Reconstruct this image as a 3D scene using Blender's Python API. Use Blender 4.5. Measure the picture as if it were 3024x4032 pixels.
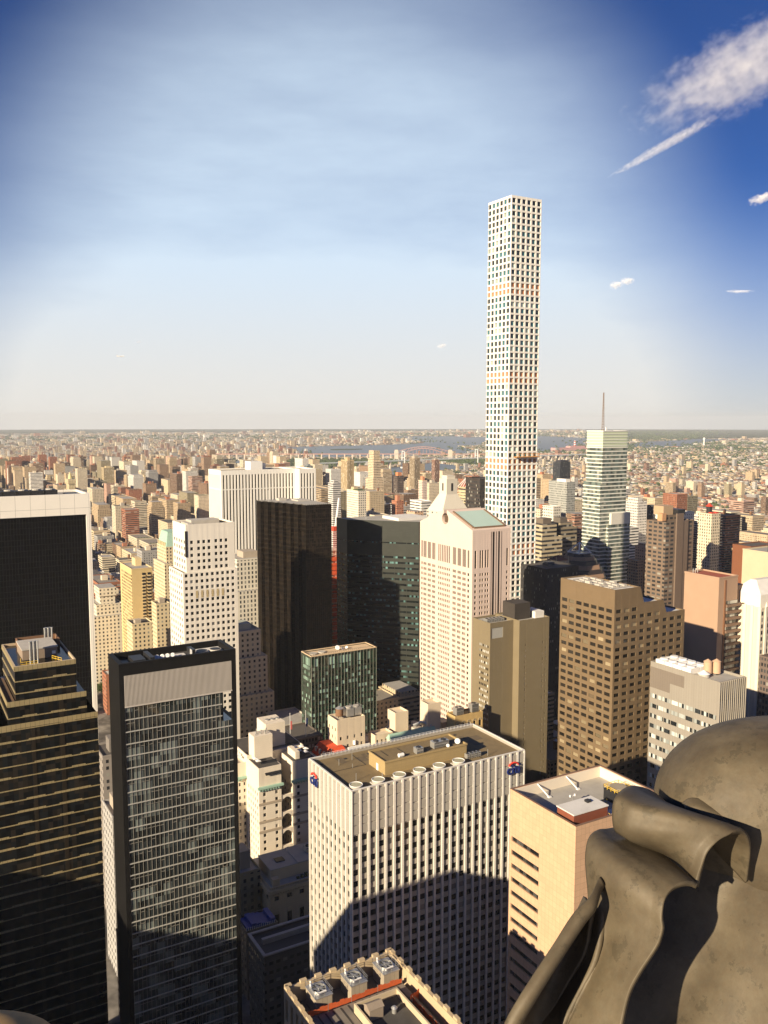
import bpy, math, random
import numpy as np
from mathutils import Vector, Matrix
from mathutils.bvhtree import BVHTree
R = math.radians
rnd = random.Random(7)
for _o in list(bpy.data.objects): bpy.data.objects.remove(_o)
SC = bpy.context.scene
COL = SC.collection

# ------------------------------------------------------------------ camera
CAM = Vector((0.0, 0.0, 260.0))            # eye on the observation deck; metres, +Y = uptown, +X = crosstown east
cam_d = bpy.data.cameras.new('camera'); cam = bpy.data.objects.new('camera', cam_d); COL.objects.link(cam)
cam.location = CAM; cam.rotation_euler = (R(90 - 5.92), 0, R(-30.0))
cam_d.sensor_fit = 'VERTICAL'; cam_d.sensor_height = 24.0; cam_d.lens = 24.0 * 3430 / 4032
cam_d.clip_start = 0.1; cam_d.clip_end = 120000
SC.camera = cam
# ------------------------------------------------------------------ sun, sky, exposure
SUN_EL, SUN_AZ = 21.0, 250.0               # azimuth clockwise from +Y
sd = bpy.data.lights.new('sun', 'SUN'); sd.energy = 5.0; sd.angle = R(0.5); sd.color = (1.0, 0.83, 0.59)
sun = bpy.data.objects.new('sun', sd); COL.objects.link(sun)
to_sun = Vector((math.sin(R(SUN_AZ)) * math.cos(R(SUN_EL)), math.cos(R(SUN_AZ)) * math.cos(R(SUN_EL)), math.sin(R(SUN_EL))))
sun.rotation_euler = to_sun.to_track_quat('Z', 'Y').to_euler(); sun.location = (-200, -80, 500)
SC.view_settings.view_transform = 'Standard'; SC.view_settings.look = 'None'
SC.view_settings.exposure = 0.92; SC.view_settings.gamma = 1.0
W = bpy.data.worlds.new('World'); SC.world = W; W.use_nodes = True
wt = W.node_tree; bg = wt.nodes['Background']
sky = wt.nodes.new('ShaderNodeTexSky'); sky.sky_type = 'NISHITA'; sky.sun_disc = False
sky.sun_elevation = R(SUN_EL); sky.sun_rotation = R(SUN_AZ); sky.altitude = 250
sky.air_density = 1.0; sky.dust_density = 0.2; sky.ozone_density = 5.0
bg.inputs['Strength'].default_value = 0.0405
def world_sky():
    """clear evening sky with a thin sheet of high cirrus and pale haze near the horizon"""
    N = wt.nodes.new; Lk = wt.links.new
    tc = N('ShaderNodeTexCoord'); sp = N('ShaderNodeSeparateXYZ'); Lk(tc.outputs['Generated'], sp.inputs[0])
    def math_(op, a, b=None, c=None):
        n = N('ShaderNodeMath'); n.operation = op
        for i, q in enumerate((a, b, c)):
            if q is None: continue
            if isinstance(q, (int, float)): n.inputs[i].default_value = q
            else: Lk(q, n.inputs[i])
        return n.outputs[0]
    def mix_(f, a, b, mode='MIX'):
        n = N('ShaderNodeMix'); n.data_type = 'RGBA'; n.blend_type = mode
        for k, q in ((0, f), (6, a), (7, b)):
            if isinstance(q, (int, float)): n.inputs[k].default_value = q
            elif isinstance(q, tuple): n.inputs[k].default_value = (*q, 1)
            else: Lk(q, n.inputs[k])
        return n.outputs[2]
    def rng(v, a, b, c, d):
        n = N('ShaderNodeMapRange'); n.interpolation_type = 'SMOOTHSTEP'; Lk(v, n.inputs[0])
        for i, q in enumerate((a, b, c, d)): n.inputs[i+1].default_value = q
        return n.outputs[0]
    col = mix_(1.0, sky.outputs[0], (.29, .50, .90), 'MULTIPLY')
    # the cirrus sheet: stretched noise over a patch of sky uptown of the camera
    mp = N('ShaderNodeMapping'); mp.inputs['Scale'].default_value = (2.2, 3.0, 9.0); mp.inputs['Rotation'].default_value = (.15, .1, .5); Lk(tc.outputs['Generated'], mp.inputs[0])
    nz = N('ShaderNodeTexNoise'); nz.inputs['Scale'].default_value = 1.6; nz.inputs['Detail'].default_value = 5; nz.inputs['Roughness'].default_value = .5; Lk(mp.outputs[0], nz.inputs[0])
    dt = N('ShaderNodeVectorMath'); dt.operation = 'DOT_PRODUCT'; Lk(tc.outputs['Generated'], dt.inputs[0])
    az, el = R(27), R(5.5); dt.inputs[1].default_value = (math.sin(az)*math.cos(el), math.cos(az)*math.cos(el), math.sin(el))
    n2 = N('ShaderNodeTexNoise'); n2.inputs['Scale'].default_value = 5.5; n2.inputs['Detail'].default_value = 7; n2.inputs['Roughness'].default_value = .62; Lk(mp.outputs[0], n2.inputs[0])
    patch = rng(dt.outputs['Value'], .895, .985, 0, 1)
    sheet = math_('MULTIPLY', patch, math_('ADD', .55, math_('ADD', math_('MULTIPLY', nz.outputs['Fac'], .55), math_('MULTIPLY', n2.outputs['Fac'], .24))))
    low = rng(sp.outputs[2], .0, .26, 1, 0)
    veil = math_('MINIMUM', math_('ADD', math_('MULTIPLY', sheet, .80), math_('MULTIPLY', low, .62)), .96)
    vc = mix_(rng(sp.outputs[2], 0, .22, 0, 1), (11.2, 10.95, 10.3), (9.2, 11.2, 13.2))
    Lk(mix_(veil, col, vc), bg.inputs['Color'])
world_sky()
cy = SC.cycles
cy.max_bounces = 5; cy.diffuse_bounces = 2; cy.glossy_bounces = 2; cy.transmission_bounces = 2
cy.volume_bounces = 1; cy.transparent_max_bounces = 6; cy.caustics_reflective = False; cy.caustics_refractive = False

# ------------------------------------------------------------------ helpers: geometry
class MB:
    """collects shapes in world metres; build() links them as ONE mesh object (vertices relative to the parent)"""
    def __init__(s): s.v = []; s.f = []
    def box(s, x0, x1, y0, y1, z0, z1):
        s.hexa([(x0,y0,z0),(x1,y0,z0),(x1,y1,z0),(x0,y1,z0),(x0,y0,z1),(x1,y0,z1),(x1,y1,z1),(x0,y1,z1)])
    def hexa(s, p):
        b = len(s.v); s.v += p
        s.f += [(b,b+3,b+2,b+1),(b+4,b+5,b+6,b+7),(b,b+1,b+5,b+4),(b+1,b+2,b+6,b+5),(b+2,b+3,b+7,b+6),(b+3,b,b+4,b+7)]
    def fb(s, fr, s0, s1, n0, n1, z0, z1):
        ox, oy, tx, ty = fr; nx, ny = ty, -tx
        P = lambda a, n, z: (ox + tx*a + nx*n, oy + ty*a + ny*n, z)
        s.hexa([P(s0,n1,z0),P(s1,n1,z0),P(s1,n0,z0),P(s0,n0,z0),P(s0,n1,z1),P(s1,n1,z1),P(s1,n0,z1),P(s0,n0,z1)])
    def prism(s, poly, z0, z1, top=None):
        """poly counter-clockwise; top = optional polygon of the upper face"""
        b = len(s.v); n = len(poly); top = top or poly
        s.v += [(x,y,z0) for x,y in poly] + [(x,y,z1) for x,y in top]
        for i in range(n):
            j = (i+1) % n; s.f.append((b+i, b+j, b+n+j, b+n+i))
        s.f.append(tuple(b+n+i for i in range(n))); s.f.append(tuple(b+n-1-i for i in range(n)))
    def cyl(s, x, y, r, z0, z1, n=12, r1=None):
        r1 = r if r1 is None else r1
        a = [2*math.pi*i/n for i in range(n)]
        s.prism([(x+r*math.cos(t), y+r*math.sin(t)) for t in a], z0, z1, [(x+r1*math.cos(t), y+r1*math.sin(t)) for t in a])
    def tube(s, a, c, r, n=6):
        a = Vector(a); c = Vector(c); d = (c-a).normalized(); u = d.orthogonal().normalized(); w = d.cross(u); b = len(s.v)
        for p in (a, c):
            for i in range(n):
                t = 2*math.pi*i/n; q = p + u*(r*math.cos(t)) + w*(r*math.sin(t)); s.v.append(tuple(q))
        for i in range(n):
            j = (i+1) % n; s.f.append((b+i, b+j, b+n+j, b+n+i))
        s.f.append(tuple(b+n-1-i for i in range(n))); s.f.append(tuple(b+n+i for i in range(n)))
    def ring(s, x0, x1, y0, y1, z0, z1, t):
        s.box(x0, x1, y0, y0+t, z0, z1); s.box(x0, x1, y1-t, y1, z0, z1)
        s.box(x0, x0+t, y0+t, y1-t, z0, z1); s.box(x1-t, x1, y0+t, y1-t, z0, z1)
    def build(s, name, m, parent=None, smooth=False):
        o = (0,0,0) if parent is None else ABS[parent.name]
        me = bpy.data.meshes.new(name)
        me.from_pydata([(x-o[0], y-o[1], z-o[2]) for x,y,z in s.v], [], s.f); me.update()
        if m: me.materials.append(m)
        if smooth: me.shade_smooth()
        ob = bpy.data.objects.new(name, me); COL.objects.link(ob)
        if parent is not None: ob.parent = parent; ABS[ob.name] = o
        else: ABS[ob.name] = (0,0,0)
        return ob
ABS = {}                                    # world origin of every parent
def tag(o, label=None, cat=None, group=None, kind=None):
    if label: o['label'] = label
    if cat: o['category'] = cat
    if group: o['group'] = group
    if kind: o['kind'] = kind
    return o
def thing(name, label, cat, loc, group=None):
    o = bpy.data.objects.new(name, None); COL.objects.link(o); o.location = loc; o.empty_display_size = 2
    ABS[o.name] = tuple(loc); return tag(o, label, cat, group)
def structure(name, mb, m): return tag(mb.build(name, m), kind='structure')

# ------------------------------------------------------------------ helpers: node materials
def mth(nt, op, a, b=None, c=None):
    n = nt.nodes.new('ShaderNodeMath'); n.operation = op
    for i, q in enumerate((a, b, c)):
        if q is None: continue
        if isinstance(q, (int, float)): n.inputs[i].default_value = q
        else: nt.links.new(q, n.inputs[i])
    return n.outputs[0]
def mixc(nt, fac, a, b, mode='MIX'):
    n = nt.nodes.new('ShaderNodeMix'); n.data_type = 'RGBA'; n.blend_type = mode
    for k, q in ((0, fac), (6, a), (7, b)):
        if isinstance(q, (int, float)): n.inputs[k].default_value = q
        elif isinstance(q, tuple): n.inputs[k].default_value = (*q[:3], 1)
        else: nt.links.new(q, n.inputs[k])
    return n.outputs[2]
def noise(nt, vec, scale, detail=3, rough=.55):
    n = nt.nodes.new('ShaderNodeTexNoise'); n.inputs['Scale'].default_value = scale
    n.inputs['Detail'].default_value = detail; n.inputs['Roughness'].default_value = rough
    if vec is not None: nt.links.new(vec, n.inputs['Vector'])
    return n.outputs['Fac']
def white(nt, *xs):
    cb = nt.nodes.new('ShaderNodeCombineXYZ')
    for i, q in enumerate(xs):
        if isinstance(q, (int, float)): cb.inputs[i].default_value = q
        else: nt.links.new(q, cb.inputs[i])
    n = nt.nodes.new('ShaderNodeTexWhiteNoise'); n.noise_dimensions = '3D'; nt.links.new(cb.outputs[0], n.inputs['Vector'])
    return n.outputs['Value']
def ramp(nt, fac, stops, interp='LINEAR'):
    n = nt.nodes.new('ShaderNodeValToRGB'); cr = n.color_ramp; cr.interpolation = interp
    while len(cr.elements) < len(stops): cr.elements.new(0.5)
    for e, (p, c) in zip(cr.elements, stops): e.position = p; e.color = (*c, 1)
    nt.links.new(fac, n.inputs[0]); return n.outputs[0]
def newmat(name):
    m = bpy.data.materials.new(name); m.use_nodes = True; return m, m.node_tree, m.node_tree.nodes['Principled BSDF']
def wall_uv(nt):
    """u = metres along the wall, z = height, nz = normal's z (all in the world, so any wall direction works)"""
    g = nt.nodes.new('ShaderNodeNewGeometry')
    p = nt.nodes.new('ShaderNodeSeparateXYZ'); nt.links.new(g.outputs['Position'], p.inputs[0])
    n = nt.nodes.new('ShaderNodeSeparateXYZ'); nt.links.new(g.outputs['True Normal'], n.inputs[0])
    u = mth(nt, 'SUBTRACT', mth(nt, 'MULTIPLY', p.outputs[1], n.outputs[0]), mth(nt, 'MULTIPLY', p.outputs[0], n.outputs[1]))
    return u, p.outputs[2], n.outputs[2], g.outputs['Position']
MATS = {}
def stone(name, col, rough=.75, var=.16, scale=.25, panel=None, cell=.0, metal=0., line=.55, streak=.0, spec=.35, grit=None):
    """weathered wall; panel=(w,h,joint) draws real joints between cladding panels, cell varies panels"""
    if name in MATS: return MATS[name]
    m, nt, b = newmat(name); u, z, nz, pos = wall_uv(nt)
    f = noise(nt, pos, scale, 4); c = mixc(nt, f, tuple(v*(1-var) for v in col), tuple(min(1, v*(1+var)) for v in col))
    if grit: c = mixc(nt, mth(nt, 'MULTIPLY', noise(nt, pos, grit[0], 5, .7), grit[1]), c, grit[2])
    if streak:
        cb = nt.nodes.new('ShaderNodeCombineXYZ'); nt.links.new(mth(nt,'MULTIPLY',u,.9), cb.inputs[0]); nt.links.new(mth(nt,'MULTIPLY',z,.05), cb.inputs[1])
        c = mixc(nt, mth(nt, 'MULTIPLY', noise(nt, cb.outputs[0], 1., 3), streak), c, tuple(v*.45 for v in col))
    if panel:
        pw, ph, j = panel
        cu = mth(nt, 'DIVIDE', u, pw); cz = mth(nt, 'DIVIDE', z, ph)
        if cell:
            r = white(nt, mth(nt,'FLOOR',cu), mth(nt,'FLOOR',cz), 3.)
            c = mixc(nt, mth(nt, 'MULTIPLY', r, cell), c, tuple(v*.55 for v in col))
        lu = mth(nt, 'LESS_THAN', mth(nt,'FRACT',cu), j/pw); lz = mth(nt, 'LESS_THAN', mth(nt,'FRACT',cz), j/ph)
        c = mixc(nt, mth(nt, 'MULTIPLY', mth(nt,'MAXIMUM',lu,lz), mth(nt,'LESS_THAN',nz,.5)), c, tuple(v*line for v in col))
    nt.links.new(c, b.inputs['Base Color']); b.inputs['Roughness'].default_value = rough; b.inputs['Metallic'].default_value = metal
    b.inputs['Specular IOR Level'].default_value = spec
    MATS[name] = m; return m
def glass(name, dark, blind_or_reflection=(.45,.42,.36), frac=.3, rough=.08, tint=None, spec=.6, pane=None):
    """window glass: every pane its own darkness, some paler for blinds down or for a reflection painted into the colour; pane=(w,h) splits a long ribbon into panes"""
    if name in MATS: return MATS[name]
    m, nt, b = newmat(name); u, z, nz, pos = wall_uv(nt)
    oi = nt.nodes.new('ShaderNodeObjectInfo'); g = nt.nodes.new('ShaderNodeNewGeometry')
    r = mth(nt, 'FRACT', mth(nt, 'ADD', mth(nt,'MULTIPLY',oi.outputs['Random'],7.31), g.outputs['Random Per Island']))
    if pane:
        r = white(nt, mth(nt,'FLOOR',mth(nt,'DIVIDE',u,pane[0])), mth(nt,'FLOOR',mth(nt,'DIVIDE',z,pane[1])), 1.)
    r2 = mth(nt, 'FRACT', mth(nt, 'MULTIPLY', r, 57.3))
    c = mixc(nt, r2, tuple(v*.5 for v in dark), tuple(v*1.6 for v in dark))
    if tint: c = mixc(nt, mth(nt,'MULTIPLY',mth(nt,'GREATER_THAN',r2,.55),.8), c, tint)
    isb = mth(nt, 'LESS_THAN', r, frac)
    c = mixc(nt, isb, c, mixc(nt, r2, tuple(v*.35 for v in blind_or_reflection), blind_or_reflection))
    nt.links.new(c, b.inputs['Base Color']); b.inputs['Specular IOR Level'].default_value = spec
    nt.links.new(mth(nt,'ADD', mth(nt,'MULTIPLY',r2,.05), rough), b.inputs['Roughness'])
    MATS[name] = m; return m
def flat(name, col, rough=.6, metal=0., var=.12, scale=2.): return stone(name, col, rough, var, scale, metal=metal)

# shared materials
ROOF_D = stone('roof_tar', (.07,.065,.06), .9, .35, .3); ROOF_G = stone('roof_gravel', (.25,.185,.095), .95, .3, .35, grit=(2.,.7,(.12,.09,.05)))
ROOF_L = stone('roof_light', (.42,.40,.36), .9, .22, .25, grit=(.6,.5,(.25,.23,.2))); ROOF_W = stone('roof_white', (.66,.64,.6), .85, .2, .2)
STEEL = flat('galvanised_steel', (.55,.55,.53), .4, .7); DARKM = flat('dark_metal', (.03,.03,.032), .45, .3); WHITEP = flat('white_paint', (.78,.77,.74), .5)
YELLOWP = flat('yellow_paint', (.75,.5,.06), .5); WOODT = stone('tank_wood', (.2,.11,.06), .85, .3, 1.); REDP = flat('red_paint', (.55,.06,.035), .5)
CONC = stone('concrete', (.45,.42,.37), .85, .2, .4); COPPER = stone('green_copper', (.33,.5,.4), .7, .2, .6); RUST = stone('rust_red', (.33,.09,.05), .85, .25, .4)

# ------------------------------------------------------------------ helpers: facades
def even(L, n, frac, a=0., b=0.):
    p = (L - a - b) / n; w = p*frac
    return [(a + p*i + (p-w)/2, a + p*i + (p+w)/2) for i in range(n)]
def rows(z0, z1, h, wh, sill=.25):
    n = int(round((z1-z0)/h)); h = (z1-z0)/n
    return [(z0 + h*i + sill*h, z0 + h*i + sill*h + wh*h) for i in range(n)]
def gaps(iv, a, b):
    out = []; p = a
    for s, e in iv:
        if s - p > .01: out.append((p, s))
        p = e
    if b - p > .01: out.append((p, b))
    return out
def facade(mb, wins, fr, L, z0, z1, cols, rws, rec=.45, back=.1, skip=None, flush=False):
    for s0, s1 in gaps(cols, 0, L): mb.fb(fr, s0, s1, -rec-back, 0, z0, z1)
    for a, c in gaps(rws, z0, z1): mb.fb(fr, .01, L-.01, -rec-back+.005, -.03 if not flush else -rec+.12, a+.003, c-.003)
    for i, (s0, s1) in enumerate(cols):
        for j, (a, c) in enumerate(rws):
            if skip and skip(i, j, len(cols), len(rws)):
                mb.fb(fr, s0, s1, -rec-back+.01, -.05, a, c); continue
            wins.append((fr, s0+.01, s1-.01, a+.01, c-.01, rec))
def windows(root, wins, m, name='window', n=100, deep=.05):
    """the n largest as seen from the deck are parts of their own, the rest is one part"""
    def size(w):
        fr, s0, s1, a, c, rec = w; x = fr[0]+fr[2]*(s0+s1)/2; y = fr[1]+fr[3]*(s0+s1)/2; z = (a+c)/2
        d = Vector((x,y,z)) - CAM; nn = Vector((fr[3], -fr[2], 0)); return (s1-s0)*(c-a)*max(0, -nn.dot(d))/d.length**3
    ws = sorted(wins, key=size, reverse=True); o = ABS[root.name]; cache = {}
    for w in ws[:n]:
        fr, s0, s1, a, c, rec = w; k = (round(s1-s0, 2), round(c-a, 2))
        if k not in cache:
            q = MB(); q.box(-k[0]/2, k[0]/2, 0, deep+.08, -k[1]/2, k[1]/2)
            me = bpy.data.meshes.new(name); me.from_pydata(q.v, [], q.f); me.materials.append(m); cache[k] = me
        ob = bpy.data.objects.new(name, cache[k]); COL.objects.link(ob); ob.parent = root
        sm = (s0+s1)/2; nx, ny = fr[3], -fr[2]
        ob.location = (fr[0]+fr[2]*sm - nx*(rec-deep) - o[0], fr[1]+fr[3]*sm - ny*(rec-deep) - o[1], (a+c)/2 - o[2])
        ob.rotation_euler = (0, 0, math.atan2(fr[3], fr[2])); ABS[ob.name] = o
    if len(ws) > n:
        q = MB()
        for fr, s0, s1, a, c, rec in ws[n:]: q.fb(fr, s0, s1, -rec-.08, -rec+deep, a, c)
        tag(q.build(name, m, root), kind='stuff')
def fr_of(f, x, y, w, d, th=.55):
    return {'S': (x,y,1,0), 'W': (x,y+d,0,-1), 'E': (x+w,y+th,0,1), 'N': (x+w-th,y+d,-1,0)}[f]
OCC = []                                    # solid boxes for line-of-sight tests and keep-out areas
LAND = []                                   # landmarks used to say where a far building stands
def block(mb, wins, x, y, w, d, z0, z1, faces, rec=.45, ph=1.2, skip=None, core=True):
    """one rectangular mass: solid core, lattice facades on the given faces, plain slabs on the others"""
    th = rec + .1; L = {'S': w, 'W': d-th, 'E': d-th, 'N': w-2*th}
    if core: mb.box(x+rec, x+w-rec, y+rec, y+d-rec, z0, z1-ph)
    for f in 'SWEN':
        fr = fr_of(f, x, y, w, d, th); l = L[f]
        if f == 'E' : l = d-th
        if f in faces:
            cols, rws = faces[f]; cols = cols(l) if callable(cols) else [c for c in cols if c[1] <= l]
            facade(mb, wins, fr, l, z0, z1, cols, rws, rec, skip=(skip or {}).get(f) if isinstance(skip, dict) else skip)
        else: mb.fb(fr, 0, l, -th, 0, z0, z1)
    OCC.append((x, x+w, y, y+d, z0, z1))
def roofdeck(root, x, y, w, d, z, m, inset=.5, name='roof'):
    q = MB(); q.box(x+inset, x+w-inset, y+inset, y+d-inset, z-.3, z+.02); return q.build(name, m, root)
def part(root, name, m, fn, kind=None):
    q = MB(); fn(q); o = q.build(name, m, root)
    if kind: o['kind'] = kind
    return o
# small roof equipment, things of their own
def water_tank(x, y, z, r, h, label, m=None, group=None, leg=2.2):
    t = thing('water_tank', label, 'water tank', (x,y,z), group)
    q = MB()
    for sx in (-.6,.6):
        for sy in (-.6,.6): q.box(x+sx*r-.12, x+sx*r+.12, y+sy*r-.12, y+sy*r+.12, z, z+leg)
    q.box(x-r*.8, x+r*.8, y-r*.8, y+r*.8, z+leg-.25, z+leg-.003); q.build('support_frame', DARKM, t)
    part(t, 'tank', m or WOODT, lambda q: q.cyl(x, y, r, z+leg, z+leg+h, 20, r*.96)); part(t, 'lid', STEEL if m is None else m, lambda q: q.cyl(x, y, r*1.06, z+leg+h, z+leg+h+r*.65, 20, .05))
    return t
def dish(x, y, z, r, az, label, group=None):
    t = thing('satellite_dish', label, 'satellite dish', (x,y,z), group); q = MB(); n = 16
    a = Vector((math.sin(az)*.8, math.cos(az)*.8, .6)).normalized(); u = a.orthogonal().normalized(); w = a.cross(u); c = Vector((x,y,z+r*1.1))
    for k, (rr, dd) in enumerate(((0.02,-.28),(.5,-.2),(1,0.),(1,.05),(.5,-.12),(.02,-.2))):
        for i in range(n):
            th = 2*math.pi*i/n; q.v.append(tuple(c + (u*math.cos(th)+w*math.sin(th))*r*rr + a*r*dd))
    for k in range(5):
        for i in range(n): j = (i+1)%n; q.f.append((k*n+i, k*n+j, (k+1)*n+j, (k+1)*n+i))
    q.build('reflector', WHITEP, t, True); part(t, 'mast', STEEL, lambda q: q.tube((x,y,z), tuple(c-a*r*.25), .09))
    part(t, 'feed_horn', STEEL, lambda q: q.tube(tuple(c-a*r*.2), tuple(c+a*r*.55), .06)); return t
def ac_unit(x, y, z, w, d, h, label, group=None, fans=2, name='air_handler'):
    t = thing(name, label, 'air handler', (x,y,z), group)
    part(t, 'casing', STEEL, lambda q: (q.box(x-w/2, x+w/2, y-d/2, y+d/2, z+.3, z+h), q.box(x-w/2+.1, x-w/2+.3, y-d/2+.1, y+d/2-.1, z, z+.298), q.box(x+w/2-.3, x+w/2-.1, y-d/2+.1, y+d/2-.1, z, z+.298)))
    for i in range(fans):
        fx = x - w/2 + w*(i+.5)/fans; part(t, 'fan_cowl', DARKM, lambda q: q.cyl(fx, y, min(w/fans, d)*.36, z+h-.02, z+h+.25, 14))
    for k in range(2): part(t, 'grille', DARKM, lambda q: [q.box(x-w/2+.2, x+w/2-.2, y-d/2-.03, y-d/2+.01, z+.6+i*.35+k*h*.5, z+.75+i*.35+k*h*.5) for i in range(max(1,int((h*.5-.4)/.35)))])
    return t
def railing(mb, pts, z, h=1.1, r=.035):
    for (x0,y0),(x1,y1) in zip(pts, pts[1:]):
        for k in (1., .55): mb.tube((x0,y0,z+h*k), (x1,y1,z+h*k), r, 4)
        n = max(1, int(math.hypot(x1-x0,y1-y0)/1.5))
        for i in range(n+1): t = i/n; mb.tube((x0+(x1-x0)*t,y0+(y1-y0)*t,z), (x0+(x1-x0)*t,y0+(y1-y0)*t,z+h), r, 4)
# ================================================================== THE SETTING
def ground_mat():
    m, nt, b = newmat('city_ground'); g = nt.nodes.new('ShaderNodeNewGeometry'); pos = g.outputs['Position']
    big = noise(nt, pos, .0011, 4); small = noise(nt, pos, .03, 4, .7); mid = noise(nt, pos, .007, 4, .6)
    c = ramp(nt, small, [(.3,(.05,.048,.045)),(.5,(.12,.11,.1)),(.68,(.3,.28,.25))])
    green = ramp(nt, mid, [(.35,(.03,.045,.018)),(.65,(.075,.09,.04))])
    cam_ = nt.nodes.new('ShaderNodeVectorMath'); cam_.operation = 'LENGTH'; nt.links.new(pos, cam_.inputs[0])
    far = nt.nodes.new('ShaderNodeMapRange'); nt.links.new(cam_.outputs['Value'], far.inputs[0]); far.inputs[1].default_value = 1800; far.inputs[2].default_value = 12000
    far.inputs[3].default_value = .0; far.inputs[4].default_value = .75
    k = mth(nt, 'GREATER_THAN', mth(nt, 'ADD', big, mth(nt,'MULTIPLY',far.outputs[0],.22)), .58)
    c = mixc(nt, k, c, green); nt.links.new(c, b.inputs['Base Color']); b.inputs['Roughness'].default_value = .95
    b.inputs['Specular IOR Level'].default_value = .1; return m
q = MB(); q.prism([(31000*math.cos(2*math.pi*i/96), 31000*math.sin(2*math.pi*i/96)) for i in range(96)], -3, 0); structure('ground', q, ground_mat())
ASPH = stone('asphalt', (.05,.05,.052), .9, .25, .2); PAVE = stone('pavement', (.22,.21,.19), .9, .2, .3, panel=(1.6,1.6,.05))
q = MB()
AVX = {'fifth': (203, 219), 'madison': (374, 388), 'park': (478, 512), 'lexington': (640, 654), 'third': (790, 808)}
for a0, a1 in AVX.values(): q.box(a0, a1, -60, 2600, .002, .02)
structure('avenue_road', q, ASPH)
STY = [40 + 80*k for k in range(0, 33)]      # crosstown streets
q = MB()
for k, y in enumerate(STY):
    w = 9 if k not in (6, 16, 26) else 16; x0 = -160 if y < 760 else 219
    xs = [x0] + sorted(sum([[a0-.01, a1+.01] for a0, a1 in AVX.values() if a0 > x0], [])) + [1300]
    for i in range(0, len(xs)-1, 2): q.box(xs[i], xs[i+1], y-w/2, y+w/2, .004, .021)
structure('cross_street_road', q, ASPH)
q = MB()
for a0, a1 in AVX.values():
    for k in range(len(STY)-1):
        for s in (a0-5, a1): q.box(s, s+5, STY[k]+9, STY[k+1]-9, .001, .14)
structure('pavement', q, PAVE)
def water_mat():
    m, nt, b = newmat('water'); b.inputs['Base Color'].default_value = (.11,.14,.165,1); b.inputs['Roughness'].default_value = .45; b.inputs['Specular IOR Level'].default_value = .5
    g = nt.nodes.new('ShaderNodeNewGeometry'); bp = nt.nodes.new('ShaderNodeBump'); bp.inputs['Strength'].default_value = .25; bp.inputs['Distance'].default_value = 1.5
    nt.links.new(noise(nt, g.outputs['Position'], .03, 4), bp.inputs['Height']); nt.links.new(bp.outputs[0], b.inputs['Normal']); return m
WATER = water_mat()
RIVERS = [
 ('bay_water', [(2830,6362),(2700,5500),(3032,5671),(3291,5521),(4300,5800),(5200,7400),(6100,9200),(5121,8620),(4528,8467),(3971,8333),(3551,8156)]),
 ('strait_water', [(1380,-200),(1800,-200),(1830,2800),(2091,3300),(2507,3800),(2694,3816),(2950,4144),(3030,4640),(2606,4300),(2325,4160),(2064,3650),(1600,3300),(1420,2600)]),
 ('harlem_river_water', [(1480,3500),(1760,3700),(1954,5000),(2100,5600),(1954,5700),(1797,5749),(1582,5049),(1400,4000)]),
 ('sound_water', [(5119,7893),(5500,7600),(5874,7932),(7733,10445),(9000,13000),(7600,13200),(6036,9549)]),
 ('inlet_water', [(5354,5723),(4768,5701),(5900,7600),(8400,11800),(10523,12591),(9753,10433),(7200,7700)]),
 ('bay_arm_water', [(6304,6179),(7525,6392),(8394,7132),(10500,8300),(10800,9100),(8600,8100),(7431,7286)])]
for k, (nm, pl) in enumerate(RIVERS):
    q = MB()
    area = sum(pl[i][0]*pl[(i+1)%len(pl)][1]-pl[(i+1)%len(pl)][0]*pl[i][1] for i in range(len(pl)))
    q.prism(pl if area > 0 else pl[::-1], -2, .3+.2*k); structure(nm, q, WATER)

# ================================================================== LARGE BUILDINGS, NEAR TO FAR
# ---- white concrete supertall
t = thing('residential_tower', 'very tall slender white tower gridded with square windows, far above everything', 'skyscraper', (437,557.5,0))
WC = stone('white_concrete', (.80,.765,.70), .65, .06, .08); mb = MB(); wins = []
H, N = 436., 87; fh = 4.98; c6 = even(30.1, 6, .71); rw = [(H-1.5-fh*(k+1)+1.0, H-1.5-fh*(k+1)+1.0+3.55) for k in range(N)][::-1]
mech = {13,14,27,28,41,42,55,56,69,70}
faces = {f: ([(max(.6,a), b_) for a, b_ in c6], rw) for f in 'SWEN'}
block(mb, wins, 437, 557.5, 30.1, 30.1, 0, H, {k: ([(a-(.55 if k in 'WE' else 0), b_-(.55 if k in 'WE' else 0)) for a, b_ in v[0]], v[1]) for k, v in faces.items()}, rec=.8)
mb.build('wall', WC, t); roofdeck(t, 437, 557.5, 30.1, 30.1, H-1.2, ROOF_L)
mw = [w for w in wins if (N-1-rw.index(min(rw, key=lambda r: abs(r[0]+.01-w[3])))) in mech]; ow = [w for w in wins if w not in mw]
windows(t, ow, glass('tower_glass', (.02,.035,.04), (.42,.48,.42), .16, .05, tint=(.035,.15,.18)), n=100)
windows(t, mw, stone('raw_board', (.42,.19,.1), .9, .5, .6), 'open_floor_bay', 60)
part(t, 'work_platform', flat('orange_plank', (.6,.28,.07), .8), lambda q: (q.box(443, 467, 553.7, 557.4, 231.4, 231.9), [q.box(443+i*2.5, 443.2+i*2.5, 553.7, 553.9, 231.9, 234.5) for i in range(10)], q.box(443, 467, 553.7, 553.85, 234, 234.3)))
LAND.append(('the very tall white tower', 1915, 2130, 767))

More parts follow.
